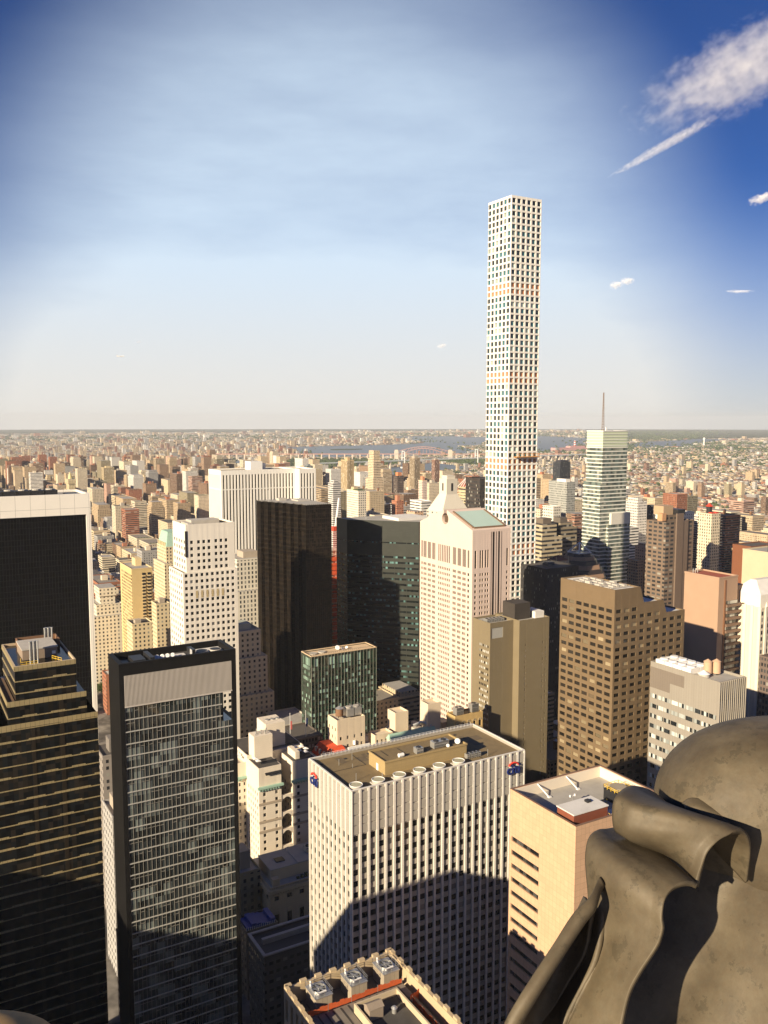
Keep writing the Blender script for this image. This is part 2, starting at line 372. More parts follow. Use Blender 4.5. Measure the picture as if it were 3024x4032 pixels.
# ---- dark slab with a white band (left edge)
t = thing('office_tower', 'broad black glass slab framed by white stone band, left edge of the view', 'skyscraper', (54,631,0))
TRAV = stone('travertine', (.82,.78,.70), .6, .06, .1, panel=(9.6,200,.25)); mb = MB()
mb.box(54, 125.7, 631, 674, 195.4, 208.5); mb.fb((54,631,1,0), 0, 71.7, -2, .6, 195.4, 210); mb.box(122.9, 126.0, 630.4, 674, 0, 195.39); mb.box(54, 125.7, 672, 674, 208.5, 210); mb.box(124, 125.7, 633.01, 671.99, 208.5, 210); mb.box(54,57,630.4,674,0,195.39)
mb.build('frame', TRAV, t)
BG = glass('black_glass', (.005,.005,.006), (.008,.007,.006), .2, .5, spec=.03, pane=(2.1,3.9)); mb = MB(); mb.box(57.0, 122.9, 632.4, 672.0, 0, 195.38); mb.build('curtain_wall', BG, t)
mb = MB()
for i in range(34): mb.box(57.9+i*1.96, 58.05+i*1.96, 632.0, 632.5, 0, 195)
for i in range(50): mb.box(57.0, 122.9, 632.2, 632.45, 3.9*i, 3.9*i+.5)
mb.build('mullions', stone('bronze_dark', (.008,.007,.006), .5, .3, .2, spec=.1), t)
roofdeck(t, 54, 631, 71.7, 43, 208.6, ROOF_L); OCC.append((54,126,631,674,0,210))
part(t, 'rooftop_plant', DARKM, lambda q: [q.box(62+i*9, 70+i*9, 640, 652, 208.6, 212.6) for i in range(5)] + [q.box(112,121,640,655,208.6,209.4)])
part(t, 'rooftop_fans', CONC, lambda q: [q.cyl(66+i*9, 646, 3, 212.6, 213.4, 14) for i in range(5)])
LAND.append(('the white-banded black slab', 0, 355, 1950))

# ---- white stone tower with square windows
t = thing('office_tower', 'white stone tower of small square windows with a chequered upper middle', 'skyscraper', (155.1,513.1,0))
WS = stone('white_limestone', (.74,.69,.6), .7, .09, .12); mb = MB(); wins = []
fh = 3.9; ur = rows(169, 189, 3.9, .50, .25); cu = [2.6+3.28*k for k in (0,1.35,2.35,3.35,4.7,5.7,6.7,8.1)]; ucol = [(c, c+1.85) for c in cu]
wcol = lambda n, L: even(L, n, .5, .8, .4)
block(mb, wins, 157.6, 513.1, 31, 27, 168.7, 198, {'S': (ucol, ur), 'W': (wcol(5,26.4), ur)})
lr = rows(0, 168.7, 3.9, .5, .25); lc = [(1.2+3.3*k, 3.05+3.3*k) for k in range(10)]
block(mb, wins, 155.1, 512.6, 34.8, 29, 0, 168.7, {'S': (lc, lr), 'W': (wcol(6,28.4), lr)})
mb.box(158.2,188,513.7,539.5,168.2,168.8)
mb.build('wall', WS, t); roofdeck(t, 157.6, 513.1, 31, 27, 196.9, ROOF_G); part(t, 'corner_slot', DARKM, lambda q: q.box(157.45,158.5,512.9,514.6,178,194))
part(t, 'tan_band', stone('tan_stone', (.45,.36,.2), .7, .15, .2), lambda q: [q.box(163+3.3*i, 164.4+3.3*i, 512.5, 512.6, 152.5, 157) for i in range(6)])
windows(t, wins, glass('dark_glass', (.014,.016,.018), (.3,.3,.28), .08, .08), n=100)
[part(t, 'roof_plant', CONC, lambda q: q.box(*bb)) for bb in ((164,182,522,533,197,199.3),(160,163,516,530,197,198.2))]
LAND.append(('the white square-windowed tower', 660, 925, 2050))

# ---- white-striped office block
t = thing('office_tower', 'wide white marble tower striped with narrow black window bays', 'skyscraper', (271.9,772.6,0))
MARB = stone('white_marble', (.82,.79,.72), .55, .05, .1); mb = MB(); wins = []
def stripes(L, n, a=1.0): return even(L, n, .48, a, a)
H = 215; rw = [(10, 196.6), (197.4, 210.6)]
block(mb, wins, 271.9, 772.6, 74.5, 35.3, 0, H, {'S': (stripes(74.5, 23), rw), 'W': (stripes(34.5, 11), rw)}, rec=1.1)
block(mb, wins, 346.6, 762.6, 17.5, 45.3, 0, H, {'S': (stripes(17.5, 5), rw), 'W': (stripes(9.5, 3, .3), rw)}, rec=1.1)
mb.build('wall', MARB, t); windows(t, wins, glass('bay_glass', (.008,.008,.008), (.05,.035,.02), .3, .1, spec=.3), 'window_strip', n=100)
roofdeck(t, 271.9, 772.6, 74.5, 35.3, H-1.2, ROOF_G, 1.4); roofdeck(t, 346.6, 762.6, 17.5, 45.3, H-1.2, ROOF_G, 1.4, 'roof_wing')
part(t, 'penthouse', WHITEP, lambda q: (q.box(306,318,785,800,213.7,222), q.box(318.01,322,787,798,213.7,220)))
LAND.append(('the white-striped tower', 820, 1248, 1845))

# ---- black sawtooth tower
t = thing('office_tower', 'black bronze glass tower with a sawtooth corner', 'skyscraper', (262,560,0))
poly = [(279.5,560),(279.5,612)]; zz = [(243,612)]
for k in range(7):
    f0 = k/7; x0, y0 = 243+19*f0, 612-52*f0
    zz += [(x0, 612-52*(k+1)/7), (243+19*(k+1)/7, 612-52*(k+1)/7)]
poly = [(279.5,560),(279.5,612)] + zz[:-1] + [(262,560)]
DB = glass('bronze_curtain', (.007,.006,.005), (.03,.021,.014), .3, .3, spec=.1, pane=(1.5,3.5))
part(t, 'curtain_wall', DB, lambda q: q.prism(poly, 0, 201)); mb = MB(); m2 = MB()
for (xa, ya), (xb, yb) in zip(poly, poly[1:]+poly[:1]):
    l = math.hypot(xb-xa, yb-ya); fr = (xa, ya, (xb-xa)/l, (yb-ya)/l)
    if xa > 278 and xb > 278: continue
    for k in range(57): mb.fb(fr, 0, l, -.2, .1, k*3.53+.02, k*3.53+.62)
    nb = max(2, int(l/1.5))
    for i in range(nb+1): m2.fb(fr, max(.03,min(l-.15,i*l/nb)), max(.03,min(l-.15,i*l/nb))+.12, -.2, .16, 0, 201.6)
mb.build('floor_bands', stone('bronze_band', (.026,.019,.013), .6, .3, .3, spec=.1), t); m2.build('mullions', stone('bronze_mullion', (.022,.016,.011), .6, .3, .3, spec=.1), t)
part(t, 'roof', ROOF_L, lambda q: q.prism([(x*.96+262*.04, y*.96+590*.04) for x, y in poly], 201, 201.3)); OCC.append((243,279.5,560,612,0,201))
[part(t, 'roof_plant', CONC, lambda q: q.box(*bb)) for bb in ((256,262,600,606,201.3,203),(266,276,588,600,201.3,202.2))]; part(t, 'aerial', STEEL, lambda q: q.cyl(250,606,.25,201.3,209,6))
LAND.append(('the black sawtooth tower', 1011, 1304, 1965))

# ---- dark green granite prism
t = thing('office_tower', 'dark green granite prism tower with ribbon windows and a cut corner', 'skyscraper', (340,580,0))
poly = [(378,558),(378,618),(313,618),(313,600),(353,558)]
GR = stone('green_granite', (.024,.028,.021), .45, .25, .1, panel=(3.1,2.0,.06), cell=.45, spec=.4); mb = MB(); wins = []
core = [(377.4,558.6),(377.4,617.4),(313.6,617.4),(313.6,600.25),(353.25,558.6)]; mb.prism(core, 0, 182.8)
for (a, c) in (((313,618),(313,600)), ((313,600),(353,558)), ((353,558),(378,558))):
    l = math.hypot(c[0]-a[0], c[1]-a[1]); fr = (a[0], a[1], (c[0]-a[0])/l, (c[1]-a[1])/l)
    nb = max(1, round(l/9.7)); facade(mb, wins, fr, l, 0, 184, even(l, nb, .965), [(4.27*k+1.4, 4.27*k+3.0) for k in range(1, 37)] + [(166.5,167.6)], .3, .32)
mb.build('wall', GR, t)
windows(t, wins, glass('ribbon_glass', (.008,.011,.011), (.14,.27,.26), .22, .08, pane=(1.6,4.27)), 'ribbon_window', n=100)  # teal panes are reflections painted into the glass colour
part(t, 'roof', ROOF_L, lambda q: q.prism([(x*.97+350*.03,y*.97+590*.03) for x,y in core], 182.8, 183.4)); OCC.append((325,378,575,618,0,184)); OCC.append((345,378,560,618,0,184))
part(t, 'roof_plant', ROOF_W, lambda q: q.box(345,372,575,600,183.4,185.6)); part(t, 'aerial', STEEL, lambda q: q.cyl(330,600,.2,183.4,190,6))
LAND.append(('the dark granite prism', 1334, 1650, 2040))

# ---- pink granite tower with the notched gable
t = thing('office_tower', 'pinkish granite tower crowned by a gable with a round notch', 'skyscraper', (320.9,444.1,0))
PG = stone('pink_granite', (.66,.53,.45), .6, .07, .1, panel=(2.6,1.3,.05), line=.8); mb = MB(); wins = []
X, Y, w, d, HE = 320.9, 444.1, 30.4, 61.8, 190.0
# west front: narrow edge bays, paired bays, six-light centre
def bays(L, fr_): return [(a*L, b_*L) for a, b_ in fr_]
wf = [(.03,.055)]
for c in (.105,.195,.285): wf += [(c-.031,c-.012),(c-.009,c+.010),(c+.013,c+.031)]
wf += [(.375+.034*k, .375+.034*k+.02) for k in range(7)]
for c in (.685,.775,.865): wf += [(c-.031,c-.012),(c-.009,c+.010),(c+.013,c+.031)]
wf += [(.925,.955)]
sf = [(.06,.11)]
for c in (.24,.38,.62,.76): sf += [(c-.05,c-.008),(c+.008,c+.05)]
sf += [(.46,.485),(.50,.525),(.89,.94)]
rw = rows(0, 164.5, 3.59, .52, .3) + [(167.2, 178.6)]
fw = d-.55
block(mb, wins, X, Y, w, d, 0, HE, {'W': (bays(fw, wf), rw), 'S': (bays(w, sf), rw)}, ph=.3)
# gable roof: profile along y, extruded in x, round notch at the ridge
ym = Y+d/2; ap = 202.8; r0 = 3.8; cz = 196.3; prof = [(Y, HE), (Y, 191.6)]
a0 = math.asin(.62)
hh = lambda y: 191.6 + (ap-191.6)*(1-abs(y-ym)/(d/2))
k0 = math.acos(min(1, (hh(ym+2.1)-cz)/r0)) if hh(ym+2.1)-cz < r0 else .45
prof += [(ym-r0*math.sin(.5), hh(ym-r0*math.sin(.5)))]
for i in range(19):
    a = math.pi/2 + .5 + (2*math.pi-1.0)*i/18; prof.append((ym + r0*math.cos(a), cz + r0*math.sin(a)))
prof += [(ym+r0*math.sin(.5), hh(ym+r0*math.sin(.5))), (Y+d, 191.6), (Y+d, HE)]
b0 = len(mb.v); n = len(prof)
mb.v += [(X, y, z) for y, z in prof] + [(X+w, y, z) for y, z in prof]
mb.f += [tuple(range(b0, b0+n))[::-1], tuple(range(b0+n, b0+2*n))] + [(b0+i, b0+(i+1)%n, b0+n+(i+1)%n, b0+n+i) for i in range(n)]
mb.build('wall', PG, t); part(t, 'notch_shade_fill', stone('notch_shade_brown', (.10,.065,.04), .8, .2, .3), lambda q: q.hexa([(X+1.6,ym-2.9,cz-2.4),(X+w-1.6,ym-2.9,cz-2.4),(X+w-1.6,ym+2.9,cz-2.4),(X+1.6,ym+2.9,cz-2.4),(X+1.6,ym-2.9,cz+2.4),(X+w-1.6,ym-2.9,cz+2.4),(X+w-1.6,ym+2.9,cz+2.4),(X+1.6,ym+2.9,cz+2.4)]))  # dark brown fill paints the shade inside the open notch
windows(t, wins, glass('granite_glass', (.011,.010,.010), (.2,.16,.13), .12, .1), n=100)
sl = (ap-191.6)/(d/2)
def slope(q, x0, x1, y0, y1, up_):
    z = lambda y: 191.6 + sl*(y-Y)
    q.hexa([(x0,y0,z(y0)),(x1,y0,z(y0)),(x1,y1,z(y1)),(x0,y1,z(y1)),(x0,y0,z(y0)+up_),(x1,y0,z(y0)+up_),(x1,y1,z(y1)+up_),(x0,y1,z(y1)+up_)])
part(t, 'roof_skylight', stone('pale_green_roof', (.42,.56,.50), .5, .05, .1), lambda q: slope(q, X+3.2, X+w-3.2, Y+3, ym-5.5, .4))
part(t, 'roof_rail', stone('brown_coping', (.2,.13,.08), .6, .2, .3), lambda q: (slope(q, X+2.2, X+3.19, Y+3, ym-5.5, .9), slope(q, X+w-3.19, X+w-2.2, Y+3, ym-5.5, .9), q.box(X+3, X+w-3, Y+2.2, Y+2.99, 192.4, 193.5)))
LAND.append(('the gabled pink tower', 1654, 2005, 2010))

# ---- green glass slab with a tan roof
t = thing('office_block', 'green glass slab with thin pale mullions and a tan roof', 'office building', (229.2,489,0))
GG = glass('green_glass', (.012,.028,.02), (.36,.55,.46), .3, .06, tint=(.03,.075,.05), spec=.6)  # pale green panes paint bright reflections at random
mb = MB(); wins = []; cs = even(47.2, 20, .94); rw = rows(0, 105, 3.75, .60, .36) + [(105.3,110.4)]
block(mb, wins, 229.2, 489, 47.2, 14.5, 0, 112, {'S': (cs, rw), 'W': (even(13.9, 7, .94), rw)}, rec=.25)
mb.build('wall', stone('dark_spandrel', (.02,.028,.022), .3, .3, .2), t); mb = MB()
for i in range(21): mb.fb((229.2,489,1,0), 47.2*i/20-.06, 47.2*i/20+.06, 0.001, .28, 0, 111.9)
for i in range(8): mb.fb((229.2,503.5,0,-1), 14.4*i/7-.06, 14.4*i/7+.06, 0.001, .28, 0, 111.9)
mb.build('mullions', stone('pale_mullion', (.34,.36,.3), .4, .15, .3, metal=.5), t); windows(t, wins, GG, n=100)
part(t, 'roof', stone('tan_roof', (.6,.46,.3), .9, .15, .3), lambda q: (q.box(229.8,275.8,489.6,502.9,110.8,111.6), q.ring(229.0,276.6,488.9,503.7,112,112.5,.5)))
part(t, 'roof_fan', CONC, lambda q: (q.cyl(234,496,2.6,111.6,112.4,18), q.cyl(240.5,497,2.6,111.6,112.4,18)))
mb = MB(); railing(mb, [(229.6,503.2),(229.6,489.5),(276,489.5),(276,503.2)], 112.5, 1.1, .05); mb.build('railing', DARKM, t)
dish(252, 497, 111.6, 1.6, 3.4, 'large white dish in the middle of the tan roof'); dish(254.6, 495, 111.6, 1.2, 2.6, 'small white dish beside the larger one on the tan roof'); dish(258.5, 497, 111.6, 1.0, 4.2, 'third white dish farther right on the tan roof')
LAND.append(('the green glass slab', 1190, 1482, 2545))

# ---- silver panelled block with the bank logos
t = thing('office_block', 'silver panelled office block with blue lettering and a gravel roof', 'office building', (119.8,227.8,0))
AL = stone('aluminium_panel', (.74,.71,.65), .42, .07, .15, metal=.15, panel=(200,3.7,.06), line=.7); mb = MB(); wins = []
X, Y, w, d, H = 119.8, 227.8, 67.8, 30.2, 147.
fh = 3.68; rwS = [(132.6-fh*(k+1)+1.45, 132.6-fh*(k+1)+3.45) for k in range(35)][::-1]
cS = [(c0+.55, c1-.0) for c0, c1 in [(3.08*i, 3.08*i+2.62) for i in range(22)]]; cW = [(3.0*i+.75, 3.0*i+2.5) for i in range(10)]
block(mb, wins, X, Y, w, d, 0, H, {'S': (cS, rwS), 'W': (cW, rwS)}, rec=.35, ph=1.0)
mb.build('wall', stone('panel_spandrel', (.42,.385,.33), .5, .1, .3, panel=(.34,200,.1), line=.72), t); mb = MB()
for i in range(23): mb.fb((X,Y,1,0), max(0,3.08*i-.36), min(w,3.08*i+.40), .001, .42, 0, H-.02)
for i in range(11): mb.fb((X,Y+d,0,-1), max(0,3.0*i-.32), min(d-.01,3.0*i+.36), .001, .36, 0, H-.02)
mb.build('piers', AL, t)
mb = MB()                                    # louvre panels of the plant floors, slats in real relief
for i in range(22):
    hi = i % 2
    for z0, z1 in ((143.0,146.2),(139.3-hi*.6,142.7),(135.9,138.9-hi*.6),(132.9,135.6)):
        for k in range(6): mb.fb((X,Y,1,0), 3.08*i+.62+k*.33, 3.08*i+.80+k*.33, .001, .22, z0, z1)
for i in range(10):
    for z0, z1 in ((143.0,146.2),(139.3,142.7),(132.9,138.8)):
        for k in range(5): mb.fb((X,Y+d,0,-1), 3.0*i+.6+k*.38, 3.0*i+.84+k*.38, .001, .16, z0, z1)
mb.build('louvres', stone('louvre_metal', (.55,.52,.46), .45, .1, .3, metal=.2), t)
windows(t, wins, glass('office_glass', (.012,.013,.014), (.3,.29,.25), .22, .07), n=100)
roofdeck(t, X, Y, w, d, H-.95, ROOF_G)
part(t, 'parapet', AL, lambda q: q.ring(X-.1, X+w+.1, Y-.1, Y+d+.1, H, H+.25, .55))
part(t, 'penthouse', stone('tan_brick', (.36,.265,.125), .85, .14, .4, panel=(1.6,.9,.04), line=.8), lambda q: (q.box(136.2,168.4,235.2,246,146.05,150.1), q.ring(136,168.6,235,246.2,150.1,150.7,.4)))
part(t, 'penthouse_roof', ROOF_G, lambda q: q.box(136.6,168,235.6,245.6,150.11,150.2)); part(t, 'penthouse_door', WHITEP, lambda q: q.box(136.1,136.25,239.6,240.9,146.1,148.4))
for vx in (123.0, 131.0, 138.8, 146.4, 154.1, 161.8):
    v = part(t, 'roof_vent', CONC, lambda q: (q.box(vx-2.0,vx+2.0,228.6,232.4,146.06,146.5), q.cyl(vx,230.5,1.9,146.5,147.5,24,2.1)))
    part(v, 'vent_grille', stone('vent_mesh', (.42,.4,.28), .8, .3, 2.), lambda q: q.cyl(vx,230.5,1.75,147.5,147.56,24))
    part(v, 'vent_rim', WHITEP, lambda q: [q.tube((vx+2.05*math.cos(a*.2618),230.5+2.05*math.sin(a*.2618),147.6),(vx+2.05*math.cos(a*.2618+.2618),230.5+2.05*math.sin(a*.2618+.2618),147.6),.13,5) for a in range(24)])
mb = MB(); railing(mb, [(124,257.2),(186,257.2)], 147.1, 1.0, .05); mb.build('roof_rail', WHITEP, t)
part(t, 'pipe', STEEL, lambda q: [q.tube(p, (p[0],p[1],p[2]+h), .1) for p, h in (((126,236,146),2.6),((133,231.5,146),3),((130,246,146),1.4),((127,250,146),2.2),((175,232,146),2.5),((171,246,146),2),((133,252,146),2.4))])
for i in range(15):
    px_, py_ = (122+5.3*i+(i*7%3), 248+(i*3%5)) if i < 11 else (171+3*(i-11), 238+4*(i%3)); part(t, 'roof_patch', stone('roof_patch', (.15,.115,.07), .95, .3, .6), lambda q: q.box(px_, px_+1.5+(i%3), py_, py_+2+(i*3%4), 146.075, 146.085))
part(t, 'conduit', DARKM, lambda q: [q.tube(a, c, .07, 5) for a, c in (((122,246,146.15),(135,246,146.15)),((135,246,146.15),(135,256,146.15)),((172,229,146.15),(172,256,146.15)),((138,248,146.2),(166,248,146.2)),((140,240,150.3),(140,245,150.3)),((146,238,150.3),(146,244,150.3)),((152,240,150.3),(158,240,150.3)))])
part(t, 'roof_drain', DARKM, lambda q: [q.box(122+9*i,122.9+9*i,253.5,254.4,146.07,146.22) for i in range(7)])
def textmesh(name, s, size, depth, loc, rot, m, parent):
    cu = bpy.data.curves.new(name, 'FONT'); cu.body = s; cu.size = size; cu.extrude = depth; cu.align_x = 'CENTER'; cu.offset = .02
    tmp = bpy.data.objects.new('tmp', cu); COL.objects.link(tmp); bpy.context.view_layer.update()
    me = bpy.data.meshes.new_from_object(tmp.evaluated_get(bpy.context.evaluated_depsgraph_get())); bpy.data.objects.remove(tmp); me.name = name
    me.materials.clear(); me.materials.append(m); o = bpy.data.objects.new(name, me); COL.objects.link(o); o.parent = parent; p = ABS[parent.name]
    o.location = (loc[0]-p[0], loc[1]-p[1], loc[2]-p[2]); o.rotation_euler = rot; ABS[o.name] = p; return o
BLUE = flat('logo_blue', (.015,.03,.16), .5); LRED = flat('logo_red', (.75,.06,.04), .5)
def logo(fr, s, z, parent):
    P = lambda a, n, zz: (fr[0]+fr[2]*a+fr[3]*n, fr[1]+fr[3]*a-fr[2]*n, zz)
    textmesh('logo_letters', 'citi', 4.9, .18, P(s, .72, z), (R(90), 0, math.atan2(fr[3], fr[2])), BLUE, parent); q = MB()
    pts = [P(s + 2.0*math.cos(a), .72, z+2.75+1.25*math.sin(a)) for a in [math.pi*(.06+.88*k/12) for k in range(13)]]
    for a, b_ in zip(pts, pts[1:]): q.tube(a, b_, .3, 6)
    q.build('logo_arc', LRED, parent)
logo((X,Y+d,0,-1), 5.2, 139.9, t); logo((X,Y,1,0), 62.6, 139.9, t)
for k in range(4): ac_unit(167.6+k*1.5, 233.6, 146.05, 1.2, 1.7, 1.7, 'small grey condenser in the row of four on the gravel roof', 'condensers on the gravel roof', 1)
ac_unit(159.5, 238.5, 150.2, 6, 2.6, 2.2, 'long grey air handler on the tan penthouse roof'); ac_unit(150.2, 237.2, 150.2, 2.6, 2.2, 2.0, 'white topped air unit in the middle of the tan penthouse roof', None, 1)
dish(166, 237.2, 150.2, 1.0, 3.6, 'white dish on the right end of the tan penthouse'); dish(161.5, 236.4, 150.2, .6, 3.6, 'small white dish beside the long grey air handler')
water_drum = thing('fuel_drum', 'white drum lying on the tan penthouse roof', 'tank', (143.3,237,150.2)); part(water_drum, 'drum', WHITEP, lambda q: q.tube((142.4,237,150.9),(144.2,237,150.9),.65,14)); part(water_drum, 'cradle', STEEL, lambda q: q.box(142.7,143.9,236.5,237.5,150.2,150.4))
LAND.append(('the silver logo block', 1217, 2065, 2855))

# ---- peach granite block
t = thing('office_block', 'peach granite block with dark ribbon windows and a white-lined roof well', 'office building', (159,171,0))
PE = stone('peach_granite', (.62,.40,.25), .55, .08, .1, panel=(1.55,1.75,.07), cell=.22, line=.62, streak=.12); mb = MB(); wins = []
X, Y, w, d, H = 159.2, 171., 36.4, 28.6, 150.
rb = [(135.6-4.27*k-1.55, 135.6-4.27*k) for k in range(31)][::-1]
block(mb, wins, X, Y, w, d, 0, H, {'W': ([(.9, 13.6)], rb)}, rec=.5, ph=3.4)
mb.build('wall', PE, t); windows(t, wins, glass('ribbon_dark', (.012,.013,.014), (.08,.08,.075), .3, .1, pane=(1.6,4.27)), 'ribbon_window', n=40)
part(t, 'parapet_lining', stone('cream_render', (.72,.64,.52), .8, .06, .3), lambda q: (q.box(X+.551,X+w-.551,Y+d-.9,Y+d-.551,146.6,149.9), q.box(X+w-.9,X+w-.551,Y+.551,Y+d-.91,146.6,149.9)))
part(t, 'coping', stone('dark_coping', (.2,.12,.08), .6, .2, .4), lambda q: q.ring(X-.05,X+w+.05,Y-.05,Y+d+.05,H,H+.15,.62)); roofdeck(t, X, Y, w, d, 146.6, ROOF_L, .55)
part(t, 'penthouse', stone('red_brown_metal', (.21,.065,.035), .7, .15, .5), lambda q: q.box(161.5,174.2,174.3,181.2,146.62,151.2)); part(t, 'penthouse_roof', ROOF_W, lambda q: q.box(161.3,174.4,174.1,181.4,151.2,151.5))
part(t, 'roof_hatch', DARKM, lambda q: q.box(170,171.4,178,179.4,151.5,152.1)); part(t, 'lower_penthouse', ROOF_W, lambda q: q.box(174.5,181,173.2,177.5,146.62,148))
part(t, 'parapet_brace', WHITEP, lambda q: [q.tube((bx,Y+d-.9,149.7),(bx+1.4,Y+d-4.6,146.7),.22) for bx in (169,180.5)] + [q.box(bx+1,bx+2,Y+d-5.2,Y+d-4.3,146.62,146.95) for bx in (169,180.5)])
mb = MB(); railing(mb, [(174.8,174),(174.8,181.5),(181,181.5)], 146.62, 2.2, .08); mb.build('guard_rail', YELLOWP, t)
ct = thing('cooling_tower', 'round topped cooling tower with yellow rails on the peach block roof', 'cooling tower', (187,183,146.62)); part(ct, 'casing', DARKM, lambda q: q.box(184,190,180,186,146.62,150)); part(ct, 'fan_cowl', stone('cowl_tan', (.35,.3,.22), .8, .2, .5), lambda q: (q.cyl(187,183,2.2,150,151,20,2.5),))
mb = MB(); railing(mb, [(184,180),(184,186),(190,186),(190,180),(184,180)], 150, 1.2, .08); mb.build('railing', YELLOWP, ct)
an = thing('roof_antenna', 'small white antenna mast on the grey roof well', 'antenna', (172.5,187,146.62)); part(an, 'mast', STEEL, lambda q: q.tube((172.5,187,146.62),(172.5,187,150),.1)); part(an, 'cross_arm', WHITEP, lambda q: (q.tube((171.6,187,149.6),(173.4,187,149.6),.12), q.cyl(171.6,187,.3,149.5,150.1,8), q.cyl(173.4,187,.3,149.5,150.1,8)))
LAND.append(('the peach granite block', 2010, 2600, 3016))

# ---- brown granite tower with stepped shoulder
t = thing('office_tower', 'brown granite tower of paired windows stepping down on its right', 'skyscraper', (311.9,311.2,0))
BR = stone('brown_granite', (.175,.122,.068), .6, .09, .1, panel=(3.,1.95,.05), cell=.12, line=.8); mb = MB(); wins = []
X, Y, d = 311.9, 311.2, 39.8; fh = 3.9
rr = lambda top, k0=0: [(167.4-fh*(k+1)+1.35, 167.4-fh*(k+1)+3.25) for k in range(42) if 167.4-fh*(k+1)+3.4 < top][::-1]
ws = even(39.2, 7, .74, .6, .4)
block(mb, wins, X, Y, 17.4, d, 0, 177, {'S': ([(1.2,4.7),(6.7,10.2),(12.1,15.6)], rr(177)), 'W': (ws, rr(177))}, ph=.8)
block(mb, wins, X+17.41, Y, 16.6, d, 0, 168.6, {'S': ([(.4,3.6),(5.6,9.0),(11,14.4)], rr(163.6))}, ph=.8)
block(mb, wins, X+34.02, Y, 16.6, d, 0, 161.7, {'S': ([(.4,3.6),(5.6,9.0),(11,14.6)], rr(159.5))}, ph=.8)
for xa, za, zb in ((X+17.4,168.6,177.),(X+34.01,161.7,168.6)): mb.hexa([(xa,Y,za),(xa+3,Y,za),(xa+3,Y+d,za),(xa,Y+d,za),(xa,Y,zb-.01),(xa+.2,Y,zb-.01),(xa+.2,Y+d,zb-.01),(xa,Y+d,zb-.01)])
mb.build('wall', BR, t); windows(t, wins, glass('brown_glass', (.02,.017,.013), (.36,.29,.18), .16, .09), n=100)
for rx, rw_, rz in ((X,17.4,176.2),(X+20.5,13.5,167.8),(X+37.1,13.5,160.9)): roofdeck(t, rx, Y, rw_, d, rz+.02, ROOF_W)
part(t, 'roof_plant', CONC, lambda q: [q.box(X+2+i*2.6, X+3.8+i*2.6, Y+6+j*7, Y+9.5+j*7, 176.3, 177+.5*((i+j)%3)) for i in range(5) for j in range(4)] + [q.tube((X+2,Y+5+j*7,176.8),(X+15,Y+5+j*7,176.8),.3) for j in range(5)])
LAND.append(('the brown granite tower', 2205, 2700, 2275))

# ---- olive brick block with blank walls
t = thing('office_block', 'olive brown tower of blank brick walls with a dark lift penthouse', 'office building', (330,408,0))
OB = stone('olive_brick', (.205,.165,.10), .8, .1, .15, panel=(1.4,.7,.03), line=.85, streak=.15); mb = MB(); wins = []
rw = rows(0, 126, 3.5, .45, .3)
block(mb, wins, 330.4, 407.9, 23.4, 24, 0, 140, {'S': ([(4.6,5.3),(18.2,18.9),(20.6,21.3)], rw)}, rec=.3, skip=lambda i, j, a, b_: i > 0 and (j*7+i) % 4 == 3)
block(mb, wins, 312.7, 413.7, 17.69, 18, 0, 139.3, {'W': (even(17.4, 6, .72, 7, .6), rw), 'S': ([(1.,9.8)], [(129.5,136)])}, rec=.3)
mb.build('wall', OB, t); windows(t, wins, glass('olive_glass', (.02,.02,.02), (.75,.74,.68), .72, .12), n=100)
roofdeck(t, 330.4, 407.9, 23.4, 24, 138.85, ROOF_L); roofdeck(t, 312.7, 413.7, 17.69, 18, 138.15, ROOF_L, .5, 'lower_roof')
part(t, 'penthouse', stone('dark_brown_metal', (.05,.042,.035), .7, .2, .4), lambda q: q.box(331.5,343.5,414,426,138.9,149)); part(t, 'tank_room', ROOF_W, lambda q: q.box(346,353,412,424,138.9,143))
for k in range(5): ac_unit(315.5+2.7*k, 421, 138.2, 2.2, 4, 2.2, 'white condenser in the row of five on the olive block', 'condensers on the olive brick block', 1)
LAND.append(('the olive brick block', 1930, 2165, 2400))

# ---- grey metal block with two tanks
t = thing('office_block', 'grey panelled block with white blinds and round tanks on the roof', 'office building', (325.6,258.3,0))
GP = stone('grey_panel', (.32,.29,.245), .45, .07, .1, panel=(1.45,200,.07), cell=.1, line=.7, metal=.1); mb = MB(); wins = []
X, Y, w, d, H = 325.6, 258.3, 18.1, 41.1, 142.
rw = rows(0, 127.4, 5.1, .42, .3)
block(mb, wins, X, Y, w, d, 0, H, {'W': (even(40.4, 9, .93, .3, .3), rw), 'S': (even(w, 9, .72), rows(0,120,4,.55,.3)+[(122,140.5)])}, rec=.3)
mb.build('wall', GP, t); windows(t, wins, glass('blind_glass', (.02,.024,.026), (.62,.66,.62), .62, .12, pane=(1.3,5.1)), n=100)
part(t, 'dark_panels', stone('grey_panel_dark', (.19,.16,.13), .5, .08, .1, panel=(1.45,200,.07), line=.7), lambda q: (q.fb((X,Y+d,0,-1), .2, 12.5, .001, .06, 129.0, 139.4), q.fb((X,Y+d,0,-1), 12.51, 21, .001, .06, 133.8, 139.4)))
mb = MB()
for i in range(14): mb.fb((X,Y,1,0), w*i/13-.08 if i else .0, w*i/13+.08 if i else .16, .001, .5, 0, 141.9)
mb.build('fins', stone('grey_fin', (.42,.38,.32), .4, .1, .2, metal=.3), t); roofdeck(t, X, Y, w, d, 140.85, ROOF_L)
part(t, 'cooling_bank', WHITEP, lambda q: [(q.box(X+1.5+(k%2)*7, X+8+(k%2)*7, 276+(k//2)*5.5, 281+(k//2)*5.5, 140.9, 143.4), q.cyl(X+4.7+(k%2)*7, 278.5+(k//2)*5.5, 1.9, 143.4, 144, 16)) for k in range(8)])
